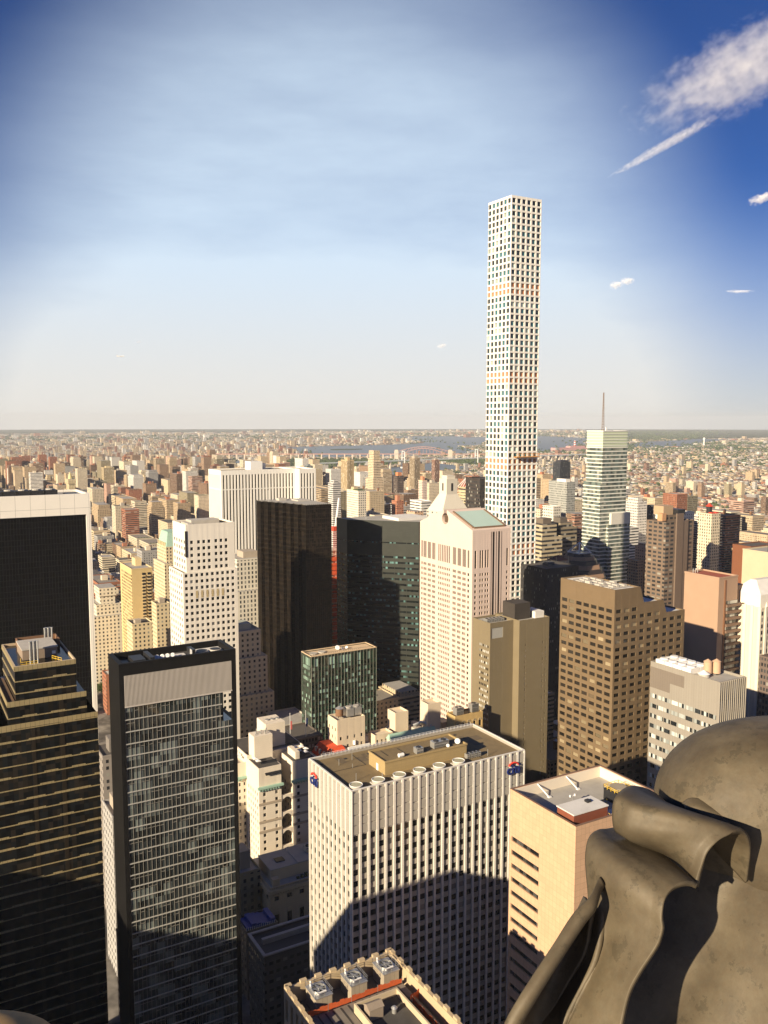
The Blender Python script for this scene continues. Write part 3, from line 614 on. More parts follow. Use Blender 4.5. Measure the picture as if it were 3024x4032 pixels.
for k, (tx, ty) in enumerate(((334.3,272.2),(338.2,270.4))):
    water_tank(tx, ty, 140.9, 2.0, 5.6, ('pinkish tan round tank standing left of its twin on the grey roof', 'pinkish tan round tank standing right of its twin on the grey roof')[k], stone('tan_tank', (.52,.34,.22), .7, .1, .5), None, .6)
cn = thing('roof_tank', 'low tank under a broad white cone on the grey roof', 'water tank', (329,270,140.9)); part(cn, 'tank', CONC, lambda q: q.cyl(329,270,2.6,140.9,142.6,20)); part(cn, 'lid', WHITEP, lambda q: q.cyl(329,270,2.9,142.6,144.3,20,.1))
LAND.append(('the grey panelled block', 2560, 2937, 2605))

# ---- gold-banded dark apartment tower, lower left
t = thing('apartment_tower', 'stepped dark glass tower banded with pale gold spandrels', 'skyscraper', (34.9,305.9,0))
GOLD = stone('gold_spandrel', (.33,.265,.14), .45, .1, .2, panel=(1.5,200,.1), line=.25, cell=.15); DG = glass('night_glass', (.008,.009,.010), (.026,.022,.018), .35, .12, spec=.15, pane=(1.5,4.1))
X, Y, d = 34.9, 305.9, 33.7; mb = MB(); gl = MB(); tr = random.Random(5)
tiers = [(X, X+19.5, 179.), (X-2.6, X+22.6, 167.3), (X-9, X+26.2, 159.4), (X-22, X+26.2, 158.6)]
zt = 0
for k, (xa, xb, zz) in enumerate(tiers): gl.box(xa, xb, Y+.02*k, Y+d+(2*k), (tiers[k+1][2]-.0 if k < 3 else 0), zz-.8)
gl.build('curtain_wall', DG, t); fh = 4.1
for k in range(44):
    z = 178.9 - fh*k - 1.0
    if z < 2: break
    xa, xb = [(a, b_) for a, b_, zz in tiers if zz+.2 > z+.9][-1]
    if k == 0: mb.fb((xa,Y,1,0), 0, xb-xa, .001, .22, z-.2, z+1.0)
    else:
        mb.fb((xa,Y,1,0), 0, xb-xa, .001, .2, z-.12, z+.2)
        s = 0
        while s < xb-xa-1:
            l = tr.choice((3,4.5,4.5,6)); l = min(l, xb-xa-s)
            if tr.random() < .42: mb.fb((xa,Y,1,0), s, s+l, .001, .2, z+.22, z+.58)
            s += l
    mb.fb((xa,Y+d,0,-1), 0, d, .001, .2, z-.1, z+.5)
for k, (xa, xb, zz) in enumerate(tiers[:3]): mb.fb((xa,Y,1,0), 0, xb-xa, .001, .21, zz-1.6, zz); mb.fb((xa,Y+d,0,-1), 0, d, .001, .21, zz-1.6, zz)
mb.build('spandrels', GOLD, t); part(t, 'brown_piers', stone('brown_pier', (.022,.017,.012), .5, .2, .3, spec=.15), lambda q: [q.fb((X,Y,1,0), s0, s1, .0, .1, 0, 166) for s0, s1 in ((4.4,5.6),(13.6,15.))])
part(t, 'parapet', stone('pale_coping', (.5,.4,.27), .7, .15, .4), lambda q: q.ring(X-.02,X+19.52,Y+.01,Y+d+.02,178.2,179.05,.45)); part(t, 'roof', stone('roof_brown', (.11,.075,.035), .9, .3, .3), lambda q: q.box(X+.5,X+19,Y+.5,Y+d-.5,177.4,177.6))
part(t, 'terrace', stone('terrace_brown', (.16,.1,.06), .9, .3, .3), lambda q: q.box(X-2.4,X-.1,Y+.6,Y+d,166.4,166.6))
part(t, 'penthouse', stone('grey_brown_wall', (.26,.2,.15), .85, .15, .4), lambda q: q.box(38.8,50.2,316,330,177.6,181.6)); part(t, 'penthouse_roof', CONC, lambda q: q.box(38.6,50.4,315.8,330.2,181.6,182)); part(t, 'penthouse_window', WHITEP, lambda q: q.ring(48.3,49.6,315.9,316,179.3,180.5,.2) if False else q.box(48.4,49.6,315.85,316,179.3,180.4))
part(t, 'plant_enclosure', stone('rust_wall', (.2,.11,.06), .85, .2, .5), lambda q: q.ring(39.5,53.5,330.5,339,177.6,181,.4))
for g, (sx, sy) in enumerate(((42.2,313.6),(50,333))):
    fl = thing('flue_stack', ('bundle of tall silver flues before the grey penthouse', 'bundle of silver flues behind the grey penthouse')[g], 'flue', (sx,sy,177.6))
    for k in range(5): part(fl, 'flue', STEEL, lambda q: (q.cyl(sx+(k-2)*.62, sy+(k%2)*.5, .27, 177.6, 184.6-.2*g, 10), q.cyl(sx+(k-2)*.62, sy+(k%2)*.5, .36, 184.6-.2*g, 185.1-.2*g, 10)))
    part(fl, 'base', CONC, lambda q: q.box(sx-1.9,sx+1.9,sy-.6,sy+1.1,177.58,177.95))
for g, pts in enumerate((((38,315),(37.4,309.5),(42.6,309.2)), ((48,313.5),(50.3,308.5)))):
    rl = thing('guard_rail', ('bent yellow guard rail at the left of the dark roof', 'straight yellow guard rail at the right of the dark roof')[g], 'railing', (pts[0][0],pts[0][1],177.6)); q = MB(); railing(q, list(pts), 177.6, 1.7, .09); q.build('rail', YELLOWP, rl)
    part(rl, 'toe_board', YELLOWP, lambda q: [q.tube((a[0],a[1],177.75),(c[0],c[1],177.75),.1,4) for a, c in zip(pts, pts[1:])])
OCC.append((X-9,X+26.2,Y,Y+38,0,160)); OCC.append((X,X+19.5,Y,Y+d,0,179))
LAND.append(('the gold-banded dark tower', 0, 297, 2500))

# ---- black framed glass tower with louvred top
t = thing('hotel_tower', 'black framed glass tower with a grey louvred band and white dishes on top', 'skyscraper', (61.5,273.4,0))
X, Y, w, d, H = 61.5, 273.4, 38.7, 14.8, 184.
BK = stone('black_panel', (.011,.0105,.0105), .55, .3, .15, spec=.12, panel=(2.4,3.9,.08), line=.5); mb = MB()
mb.box(X, X+1.5, Y, Y+d, 0, H); mb.box(X+w-1.5, X+w, Y, Y+d, 0, 159.7); mb.box(X+w-1.5, X+w, Y, Y+d, 170.1, H); mb.box(X+w-1.5, X+w, Y, Y+1.2, 159.7, 170.1); mb.box(X+w-1.5, X+w, Y+d-1.2, Y+d, 159.7, 170.1); mb.box(X+1.5, X+w-1.5, Y, Y+1, 180.1, H); mb.box(X+1.5, X+w-1.5, Y+d-1, Y+d, 170.1, H); mb.box(X+1.5, X+33.6, Y+d-1, Y+d, 0, 170.09); mb.box(X+33.61, X+w-1.5, Y+d-1, Y+d, 0, 159.7); mb.box(X+1.5, X+w-1.5, Y+1, Y+d-1, 176, 181.6)
mb.build('frame', BK, t); mb = MB()
mb.box(X+1.5, X+w-1.5, Y+.5, Y+d-1.01, 170.1, 175.99)
for i in range(88): mb.box(X+1.55+i*.405, X+1.77+i*.405, Y-.12, Y+.6, 170.1, 180.08)
mb.box(X+1.5, X+w-1.5, Y+.6, Y+.99, 175.99, 180.08); mb.box(X+1.5,X+w-1.5,Y-.15,Y+.3,169.7,170.09)
mb.build('louvre_band', stone('louvre_grey', (.56,.51,.45), .5, .08, .2, metal=.1), t)
CW = glass('tower_curtain', (.024,.030,.032), (.17,.20,.19), .26, .04, spec=.9, pane=(2.84,4.0)); gl = MB()  # paler grey panes paint the reflected sky into the glass
gl.box(X+1.5, X+33.6, Y+.3, Y+d-1.01, 159.7, 169.69); gl.box(X+1.5, X+w-1.5, Y+.29, Y+d-1.01, 0, 159.69); gl.build('curtain_wall', CW, t); mb = MB()
tr = random.Random(3)
for k in range(1, 43):
    z = 169.6 - 4.0*k; xe = X+33.6 if z > 159 else X+w-1.5
    if z < 1: break
    mb.box(X+1.5, xe, Y-.02, Y+.32, z-.1, z+.18)
mb.build('floor_rails', stone('rail_white', (.55,.54,.5), .4, .1, .3, metal=.3), t); mb = MB()
for i in range(25):
    xx = X+1.6+i*1.42; mb.box(xx, xx+.09, Y+.1, Y+.33, 0, 169.6 if xx < X+33.5 else 159.6)
for k in range(42):
    for i in range(24):
        if tr.random() < .42: xx = X+1.6+i*1.42; z = 169.6-4*(k+1); mb.box(xx+.12, xx+1.42, Y+.15, Y+.325, z+2.7, z+2.82) if (z > 0 and (xx < X+32 or z < 155)) else None
mb.build('mullions', stone('mullion_tan', (.27,.255,.225), .45, .12, .3, metal=.2), t)
part(t, 'roof', ROOF_D, lambda q: q.box(X+1.5,X+w-1.5,Y+1,Y+d-1,181.6,181.75)); part(t, 'white_deck', ROOF_W, lambda q: (q.box(74,85.5,276,284,181.75,182.1), q.box(88,98.5,275.5,286.5,181.75,182.1)))
part(t, 'roof_fan', CONC, lambda q: (q.cyl(91,281,2.0,182.1,182.9,20), q.cyl(95.6,281,2.0,182.1,182.9,20))); part(t, 'fan_blade', DARKM, lambda q: [q.cyl(fx,281,1.7,182.9,182.95,20) for fx in (91,95.6)])
[part(t, 'roof_plant', DARKM, lambda q: q.box(*bb)) for bb in ((67,71,277,284,181.75,183.6),(72.2,73.6,276,285,181.75,184.2),(63.5,66,279,282,181.75,182.8),(86,87.5,277,282,181.75,184.6))]
part(t, 'roof_ladder', WHITEP, lambda q: [q.tube((85.8,275.5+i*.4,181.8),(85.8,275.5+i*.4,185),.06,4) for i in range(6)])
for k in range(4): dish(75.6+1.75*k, 280.6, 182.1, .72, 3.4, ('leftmost of the four white dishes on the black framed tower','second white dish from the left on the black framed tower','third white dish from the left on the black framed tower','rightmost of the four white dishes, nearest the roof ladder')[k], 'dishes on the black framed tower')
OCC.append((X,X+w,Y,Y+d,0,H)); LAND.append(('the black framed glass tower', 425, 930, 2520))

# ---- near roof with the cooling towers
t = thing('office_block', 'nearest stone block with notched parapet and three cooling towers on top', 'office building', (75.2,140,0))
X, Y, w, d, H = 75.2, 118., 29.0, 59.0, 130.; ST = stone('buff_stone', (.52,.41,.26), .75, .12, .2, streak=.25); mb = MB(); wins = []
block(mb, wins, X, Y, w, d, 0, 128.6, {'W': (even(58.4, 20, .5), rows(0,120,3.8,.55,.25)+[(121,126.5)]), 'S': (even(w, 10, .5), rows(0,120,3.8,.55,.25))}, rec=.8, ph=4.4)
for i in range(15): mb.box(X-.12, X+.75, Y+1+i*4, Y+2.6+i*4, 128.6, 129.25); mb.box(X+w-.75, X+w+.12, Y+1+i*4, Y+2.6+i*4, 128.6, 129.25)
for i in range(8): mb.box(X+.1+i*3.9, X+1.7+i*3.9, Y+d-.75, Y+d+.12, 128.6, 129.25)
mb.build('wall', ST, t); windows(t, wins, glass('old_glass', (.015,.015,.015), (.3,.27,.2), .25, .1), n=60)
part(t, 'roof', stone('roof_board', (.16,.135,.11), .9, .3, .4, panel=(2.,200,.3)), lambda q: q.box(X+.9,X+w-.9,Y+.9,Y+d-.9,124.2,124.4)); part(t, 'upper_deck', stone('deck_plate', (.25,.22,.18), .85, .3, .3, grit=(1.2,.6,(.08,.07,.06))), lambda q: (q.box(76.4,101.8,118.9,167.2,124.4,126.3),))
part(t, 'deck_ribs', stone('rib_dark', (.05,.045,.04), .9, .2, .5), lambda q: [q.box(77+i*1.9, 77.35+i*1.9, 152, 166.8, 126.3, 126.38) for i in range(13)])
part(t, 'penthouse', stone('buff_wall', (.5,.41,.28), .8, .12, .3), lambda q: (q.ring(86.7,98.1,146,163.8,126.3,128.6,.4), q.box(87.1,97.7,146.4,163.4,126.3,126.9))); part(t, 'penthouse_roof', ROOF_D, lambda q: q.box(87.11,97.69,146.41,163.39,126.9,127.0))
part(t, 'lift_hut', stone('hut_brown', (.27,.22,.17), .8, .2, .4), lambda q: (q.box(87.9,91.4,158.6,161.2,127,129.6), q.prism([(87.7,158.4),(91.6,158.4),(91.6,161.4),(87.7,161.4)], 129.6, 130.4, [(87.7,159.8),(91.6,159.8),(91.6,160),(87.7,160)])))
part(t, 'roof_vent', STEEL, lambda q: (q.cyl(94.2,158.5,.55,127,128.2,12,.55), q.cyl(94.2,158.5,.75,128.2,128.6,12,.3), q.cyl(93.0,151.5,.8,127,128,12)))
for k, fx in enumerate((82.0, 91.2, 100.0)):
    c = thing('cooling_tower', ('galvanised cooling tower nearest the left parapet corner','middle galvanised cooling tower behind the orange netting','galvanised cooling tower nearest the far parapet corner')[k], 'cooling tower', (fx,172.3,124.4), 'cooling towers on the nearest roof')
    part(c, 'casing', stone('tower_casing', (.34,.29,.22), .7, .15, .5, panel=(1.2,200,.06)), lambda q: q.box(fx-2.1,fx+2.1,169.6,175,124.4,128.3)); part(c, 'deck', STEEL, lambda q: q.box(fx-2.25,fx+2.25,169.45,175.15,128.3,128.5))
    cw = part(c, 'fan_ring', STEEL, lambda q: [q.fb((fx+1.75*math.cos(a*.2618),172.4+1.75*math.sin(a*.2618),-math.sin(a*.2618+.1309),math.cos(a*.2618+.1309)), 0, .47, -.12, 0, 128.5, 129.0) for a in range(24)])
    part(cw, 'fan_well', DARKM, lambda q: q.cyl(fx,172.4,1.6,128.5,128.56,24))
    fb_ = MB()
    for a in range(5):
        th = a*1.2566+.3; fb_.fb((fx, 172.4, math.cos(th), math.sin(th)), .25, 1.55, -.32, .25, 128.72, 128.78)
    fb_.cyl(fx,172.4,.35,128.6,128.95,12); fb_.build('fan_blades', STEEL, cw)
    part(c, 'fan_guard', STEEL, lambda q: [q.tube((fx-1.7*math.cos(a*.63),172.4-1.7*math.sin(a*.63),129.02),(fx+1.7*math.cos(a*.63),172.4+1.7*math.sin(a*.63),129.02),.04,4) for a in range(5)])
    part(c, 'duct', WHITEP, lambda q: (q.tube((fx-1.3,170.2,129.1),(fx+.9,170.4,129.1),.26,10), q.tube((fx-1.6,173.4,128.8),(fx-1.0,174.8,129.4),.26,10)))
    mb = MB(); railing(mb, [(fx-2.2,169.5),(fx+2.2,169.5),(fx+2.2,175.1),(fx-2.2,175.1),(fx-2.2,169.5)], 128.5, 1.2, .045); mb.build('railing', STEEL, c)
NET = stone('orange_netting', (.5,.1,.03), .8, .25, 1.5)
def net(name, label, pts, z0, z1):
    n = thing('safety_netting', label, 'safety netting', (*pts[0], z0)); q = MB()
    for (xa,ya),(xb,yb) in zip(pts, pts[1:]):
        l = math.hypot(xb-xa,yb-ya); k = int(l/1.2)+1
        for i in range(k): q.fb((xa,ya,(xb-xa)/l,(yb-ya)/l), i*l/k, (i+1)*l/k, -.03, .03, z0+.1+.07*(i%2), z1-.18*((i*7)%3))
    q.build('net', NET, n); p = MB()
    for x, y in pts: p.tube((x,y,z0),(x,y,z1+.2),.06)
    p.build('post', STEEL, n); return n
net('n', 'long orange netting in front of the three cooling towers', [(76.8,167.4),(82,167.5),(88,167.4),(95,167.5),(101.6,167.4)], 126.3, 127.9)
net('n', 'short orange netting crossing towards the right parapet', [(100.1,161.3),(103.6,162.5)], 124.5, 127.4)
net('n', 'orange netting running along the dark gutter by the right parapet', [(100.1,160.2),(100.1,156),(100.2,151),(100.1,146)], 125.0, 127.8)
LAND.append(('the nearest stone block', 1115, 1840, 3720))
# ================================================================== CITY WALL MATERIAL (colour, window rhythm and roof colour come from each building)
def city_mat():
    m, nt, b = newmat('city_wall'); u, z, nz, pos = wall_uv(nt)
    def at(n):
        a = nt.nodes.new('ShaderNodeAttribute'); a.attribute_name = n; return a
    col, sty, roof = at('Col'), at('Sty'), at('Roof')
    sp = nt.nodes.new('ShaderNodeSeparateColor'); nt.links.new(sty.outputs['Color'], sp.inputs[0])
    bay = mth(nt,'MULTIPLY',sp.outputs[0],10.); fl = mth(nt,'MULTIPLY',sp.outputs[1],10.); hf = sty.outputs['Alpha']; wf = sp.outputs[2]
    cu = mth(nt,'DIVIDE',u,bay); cz = mth(nt,'DIVIDE',z,fl); fu = mth(nt,'FRACT',cu); fz = mth(nt,'FRACT',cz)
    win = mth(nt,'MULTIPLY', mth(nt,'LESS_THAN',fu,wf), mth(nt,'LESS_THAN',fz,hf))
    r = white(nt, mth(nt,'FLOOR',cu), mth(nt,'FLOOR',cz), 5.); r2 = mth(nt,'FRACT',mth(nt,'MULTIPLY',r,31.7))
    gl = mixc(nt, r2, (.012,.014,.018), (.075,.075,.075)); gl = mixc(nt, mth(nt,'GREATER_THAN',r,.84), gl, (.3,.29,.25))
    n1 = noise(nt, pos, .12, 4); wallc = mixc(nt, mth(nt,'MULTIPLY',n1,.35), col.outputs['Color'], mixc(nt, 1., col.outputs['Color'], (.5,.46,.42), 'MULTIPLY'))
    c = mixc(nt, win, wallc, gl)
    rc = mixc(nt, mth(nt,'MULTIPLY',noise(nt,pos,.35,4,.7),.6), roof.outputs['Color'], (.09,.08,.07))
    c = mixc(nt, mth(nt,'GREATER_THAN',nz,.5), c, rc); nt.links.new(c, b.inputs['Base Color'])
    wall_only = mth(nt,'MULTIPLY',win,mth(nt,'LESS_THAN',nz,.5))
    nt.links.new(mth(nt,'SUBTRACT',.85,mth(nt,'MULTIPLY',wall_only,.7)), b.inputs['Roughness']); b.inputs['Specular IOR Level'].default_value = .4
    return m
CITY = city_mat()
SQ = np.array([[0,0,0],[1,0,0],[1,1,0],[0,1,0],[0,0,1],[1,0,1],[1,1,1],[0,1,1]], float)
FQ = np.array([[4,5,6,7],[0,1,5,4],[1,2,6,5],[2,3,7,6],[3,0,4,7]])
def city_mesh(name, bx, col, sty, roof):
    """bx (n,6) x0 x1 y0 y1 z0 z1; col, roof (n,3); sty (n,4) bay/10 floor/10 width height"""
    bx = np.asarray(bx, float).reshape(-1,6); n = len(bx); lo = bx[:,[0,2,4]]; hi = bx[:,[1,3,5]]
    v = lo[:,None,:] + SQ[None]*(hi-lo)[:,None,:]; f = FQ[None] + 8*np.arange(n)[:,None,None]
    me = bpy.data.meshes.new(name); me.vertices.add(n*8); me.vertices.foreach_set('co', v.reshape(-1))
    me.loops.add(n*20); me.loops.foreach_set('vertex_index', f.reshape(-1).astype(np.int32))
    me.polygons.add(n*5); me.polygons.foreach_set('loop_start', (np.arange(n*5)*4).astype(np.int32)); me.update(calc_edges=True)
    for nm, a in (('Col',col),('Sty',sty),('Roof',roof)):
        a = np.broadcast_to(np.asarray(a, float), (n, len(np.atleast_2d(a)[0])))
        if a.shape[1] == 3: a = np.hstack([a, np.ones((n,1))])
        at = me.attributes.new(nm, 'FLOAT_COLOR', 'FACE'); at.data.foreach_set('color', np.repeat(a, 5, 0).reshape(-1).astype(np.float32))
    me.materials.append(CITY); me.shade_flat(); return me
def city_part(parent, name, bx, col, sty, roof):
    o = ABS[parent.name]; b = np.asarray(bx, float).reshape(-1,6) - np.array([o[0],o[0],o[1],o[1],o[2],o[2]])
    ob = bpy.data.objects.new(name, city_mesh(name, b, col, sty, roof)); COL.objects.link(ob); ob.parent = parent; ABS[ob.name] = o; return ob
APT = (.30,.31,.45,.5); RIB = (.6,.36,1.,.45); VST = (.24,.9,.5,1.); OFF = (.2,.37,.6,.55); NOW = (.9,.9,0.,0.); PUN = (.36,.36,.4,.5)
CREAM=(.66,.57,.42); TAN=(.5,.38,.24); BRICK=(.36,.15,.085); BROWN=(.2,.125,.08); WHITE=(.74,.71,.65); GREY=(.42,.41,.39); PINK=(.52,.33,.25); SAND=(.62,.5,.33); DARK=(.035,.033,.035); OLIVE=(.3,.26,.17)
RD=(.1,.09,.08); RL=(.45,.43,.4); RW=(.7,.68,.64)
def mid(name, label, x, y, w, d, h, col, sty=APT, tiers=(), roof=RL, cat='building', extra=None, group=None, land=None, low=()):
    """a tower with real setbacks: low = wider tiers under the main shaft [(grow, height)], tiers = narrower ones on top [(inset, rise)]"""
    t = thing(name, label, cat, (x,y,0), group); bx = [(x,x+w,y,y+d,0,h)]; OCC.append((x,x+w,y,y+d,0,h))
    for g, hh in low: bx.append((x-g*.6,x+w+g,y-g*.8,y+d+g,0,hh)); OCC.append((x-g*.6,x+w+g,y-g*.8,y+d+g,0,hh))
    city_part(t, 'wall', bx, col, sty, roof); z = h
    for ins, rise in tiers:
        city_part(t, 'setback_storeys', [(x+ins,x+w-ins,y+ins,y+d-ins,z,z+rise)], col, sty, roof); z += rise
    part(t, 'parapet', stone('parapet_%.2f_%.2f' % col[:2], tuple(v*.92 for v in col), .8, .1, .3), lambda q: q.ring(x-.15,x+w+.15,y-.15,y+d+.15,h,h+1.,.5) if not tiers else q.ring(x-.15,x+w+.15,y-.15,y+d+.15,h,h+.8,.4))
    if extra: extra(t, x, y, w, d, z)
    return t
def bulk(a=.3, b=.65, rise=4., col=None, name='penthouse'):
    return lambda t, x, y, w, d, z: part(t, name, stone(name+'_%s' % (col,), col or (.4,.34,.27), .8, .15, .3), lambda q: q.box(x+w*a,x+w*b,y+d*a,y+d*b,z,z+rise))
def pyramid(rise, m, ov=0., cut=.02, name='roof'):
    return lambda t, x, y, w, d, z: part(t, name, m, lambda q: q.prism([(x-ov,y-ov),(x+w+ov,y-ov),(x+w+ov,y+d+ov),(x-ov,y+d+ov)], z, z+rise, [(x+w*(.5-cut),y+d*(.5-cut)),(x+w*(.5+cut),y+d*(.5-cut)),(x+w*(.5+cut),y+d*(.5+cut)),(x+w*(.5-cut),y+d*(.5+cut))]))
def px_of(x, y, z):
    v = Vector((x,y,z)) - CAM; r = R(-30); # same pinhole as the camera, used only to word the labels and pick what is in view
    c30, s30 = math.cos(R(30)), math.sin(R(30)); cp, sp = math.cos(R(5.92)), math.sin(R(5.92))
    right = Vector((c30,-s30,0)); fw = Vector((s30*cp, c30*cp, -sp)); up = right.cross(fw); k = v.dot(fw)
    return (1512 + 3430*v.dot(right)/k, 2016 - 3430*v.dot(up)/k) if k > 1 else (-9e9, 0)

# ================================================================== LOW BUILDINGS BETWEEN THE TOWERS
# ---- white palace hotel with the bridged light court
t = thing('palace_hotel', 'cream palace hotel with green cornice, bridged light court and roof terrace', 'hotel', (159,405,0))
HC = stone('hotel_cream', (.72,.64,.52), .8, .1, .2, panel=(200,1.2,.06), line=.85); mb = MB(); wins = []
hr = rows(0, 70, 3.7, .5, .25); col2 = lambda L: [(L*.18,L*.18+1.6),(L*.72,L*.72+1.6)]
block(mb, wins, 160, 406, 12.5, 16, 0, 82.5, {'S': (col2(12.5), hr), 'W': (even(15.4, 5, .38), hr)}, rec=.35)
block(mb, wins, 179, 406, 13.5, 16, 0, 82.5, {'S': (col2(13.5), hr), 'W': (even(15.4, 4, .35), hr)}, rec=.35)
block(mb, wins, 160, 422.01, 32.5, 26, 0, 84, {'W': (even(25.4, 7, .38), hr), 'S': ([], hr)}, rec=.35)
block(mb, wins, 155, 424, 5.4, 22, 0, 80, {'S': (even(5.4, 2, .4), hr), 'W': (even(21.4, 6, .38), hr)}, rec=.35)
mb.box(162.5,172.8,418,426,82.3,95); mb.box(172.81,184,427,440,84,97.2); mb.box(181.5,184,408,418,82.3,86.5)
for k in range(4):                           # arched bridges across the court
    z = 34+9.2*k; q0 = len(mb.v); n = 10; xs = [172.5+6.5*i/n for i in range(n+1)]
    for a, c in zip(xs, xs[1:]):
        za = z+2.6*math.sin(math.pi*(a-172.5)/6.5); zc = z+2.6*math.sin(math.pi*(c-172.5)/6.5); mb.hexa([(a,406.3,za),(c,406.3,zc),(c,408,zc),(a,408,za),(a,406.3,z+3.6),(c,406.3,z+3.6),(c,408,z+3.6),(a,408,z+3.6)])
mb.build('wall', HC, t); windows(t, wins, glass('hotel_glass', (.03,.028,.026), (.4,.36,.3), .2, .1), n=100)
def cornice(q, x0, x1, y, z):
    q.box(x0-.9, x1+.9, y-1.4, y+.001, z, z+1.1)
    for i in range(int((x1-x0)/1.5)): q.box(x0+i*1.5, x0+i*1.5+.55, y-1.1, y-.001, z-1.1, z-.003)
part(t, 'cornice', COPPER, lambda q: (cornice(q,160,172.5,406,71.5), cornice(q,179,192.5,406,71.5), cornice(q,155.2,159.6,424,71.5)))
part(t, 'string_course', stone('course_brown', (.4,.33,.25), .8, .1, .3), lambda q: [(q.box(159.8,172.7,405.75,405.99,z,z+1.3), q.box(178.8,192.7,405.75,405.99,z,z+1.3)) for z in (47.5,52.8,62.5)])
part(t, 'glass_canopy', DARKM, lambda q: (q.hexa([(163.5,404.8,78.5),(172.3,404.8,78.5),(172.3,412,82.6),(163.5,412,82.6),(163.5,404.8,78.8),(172.3,404.8,78.8),(172.3,412,83.6),(163.5,412,83.6)]),))
part(t, 'terrace_floor', ROOF_D, lambda q: (q.box(160.5,172,406.6,417.9,82.51,82.6), q.box(179.5,192,406.6,421,82.51,82.6), q.box(160.6,192,427,447.5,84.01,84.1)))
part(t, 'roof_pipes', STEEL, lambda q: [q.cyl(164+k*1.1,420+(k*37%5),.28+.1*(k%2),95,95.8+.7*(k%3),8) for k in range(8)] + [q.cyl(176+k*3,433,1.1,97.2,97.9,14) for k in range(3)] + [q.tube((172,427.5,95),(172,427.5,101),.08)])
for k, (ux, uy) in enumerate(((156.5,427,),(158.2,430),(158.8,434),(161.8,411),(161.6,414.5),(186.3,414),(188.6,410.5),(190.6,414.5),(189.8,418.5),(186.5,418.6))):
    zz = 80.3 if uy > 424 and ux < 160 else 82.6
    u = thing('parasol', ('cream square parasols open on the hotel roof terrace left of the white lift house' if k < 5 else 'cream square parasols open on the hotel roof terrace right of the light court'), 'parasol', (ux,uy,zz), 'parasols left of the lift house' if k < 5 else 'parasols right of the light court')
    part(u, 'pole', WOODT, lambda q: q.cyl(ux,uy,.07,zz,zz+2.5,6)); part(u, 'canopy', WHITEP, lambda q: q.prism([(ux-1.3,uy-1.3),(ux+1.3,uy-1.3),(ux+1.3,uy+1.3),(ux-1.3,uy+1.3)], zz+2.1, zz+2.9, [(ux-.05,uy-.05),(ux+.05,uy-.05),(ux+.05,uy+.05),(ux-.05,uy+.05)]))
LAND.append(('the cream palace hotel', 935, 1216, 2900))
# ---- club house with arched windows
t = thing('club_house', 'low golden stone club house with tall arched windows and a heavy cornice', 'club house', (150,368,0))
CL = stone('golden_stone', (.55,.44,.27), .8, .12, .2, panel=(2.2,1.1,.05), line=.8); mb = MB(); wins = []
mb.box(150.6,196,368.6,400,0,38.4)
def arch_front(fr, L, n):
    cs = even(L, n, .36); facade(mb, wins, fr, L, 0, 39, cs, [(4,9),(12,14.5),(18.5,25),(32.,34.2)], .55, .05)
    for s0, s1 in cs:                        # arch heads
        c = (s0+s1)/2; r = (s1-s0)/2
        for i in range(8):
            a0, a1 = math.pi*i/8, math.pi*(i+1)/8; xa, xb = sorted((c+r*math.cos(a0), c+r*math.cos(a1))); mb.fb(fr, xa, xb, .0, .18, 25+r*math.sin((a0+a1)/2), 25.6+r*math.sin((a0+a1)/2)+.3)
arch_front((150,368,1,0), 46, 7); arch_front((150,400,0,-1), 31.4, 5)
mb.build('wall', CL, t); windows(t, wins, glass('hotel_glass', (.03,.028,.026)), n=60)
part(t, 'cornice', CL, lambda q: (q.box(148.6,197,366.6,367.99,36.5,38.2), q.box(148.6,149.99,368,400,36.5,38.2), [q.box(150+i*1.3,150.6+i*1.3,366.9,367.99,35.6,36.49) for i in range(34)]))
part(t, 'roof', CONC, lambda q: q.box(150.8,195.8,368.8,399.8,38.41,38.6)); part(t, 'penthouse', stone('club_wall', (.60,.50,.33), .8, .1, .3), lambda q: q.box(153,196,374,390,38.6,44.5)); part(t, 'penthouse_roof', ROOF_L, lambda q: (q.box(152.6,167,373.6,390.4,44.5,44.8), q.box(167.01,196,373.6,390.4,44.5,45.1)))
part(t, 'skylight', DARKM, lambda q: q.box(158,162.5,379,383,44.8,45.3)); part(t, 'balustrade', CL, lambda q: [q.box(150.2+i*.9,150.6+i*.9,367.4,367.8,38.2,39.2) for i in range(50)] + [q.box(150,196,367.35,367.85,39.2,39.45)]); part(t, 'terrace_planter', stone('planter_green', (.03,.06,.02), .9, .4, 1.), lambda q: [q.box(165+i*2.1,166.3+i*2.1,370,371.2,38.6,39.6+.5*(i%3)) for i in range(13)])
ac_unit(178,382,45.1,7,4,2.6,'white air handler on the club house roof'); OCC.append((148,197,366,400,0,46)); part(t, 'stair_kiosk', CL, lambda q: q.box(152,155.5,369.4,372.4,38.6,42))
mid('stone_house', 'narrow stone house with a grey roof hut between club and black tower', 135,378,14,18,44, OLIVE, PUN, roof=RL, extra=bulk(.25,.75,9,(.3,.27,.22)))
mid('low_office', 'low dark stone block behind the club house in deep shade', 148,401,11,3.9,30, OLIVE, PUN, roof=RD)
t = mid('office_block', 'low dark grey office block with a sunken roof beside the silver block', 121,304,34,17,49, (.13,.125,.12), (.3,.38,.6,.35), roof=RD); part(t, 'roof_coping', CONC, lambda q: (q.ring(120.6,155.4,303.6,321.4,50.,50.5,1.2), q.box(124,152,313,314.5,49,51.2)))
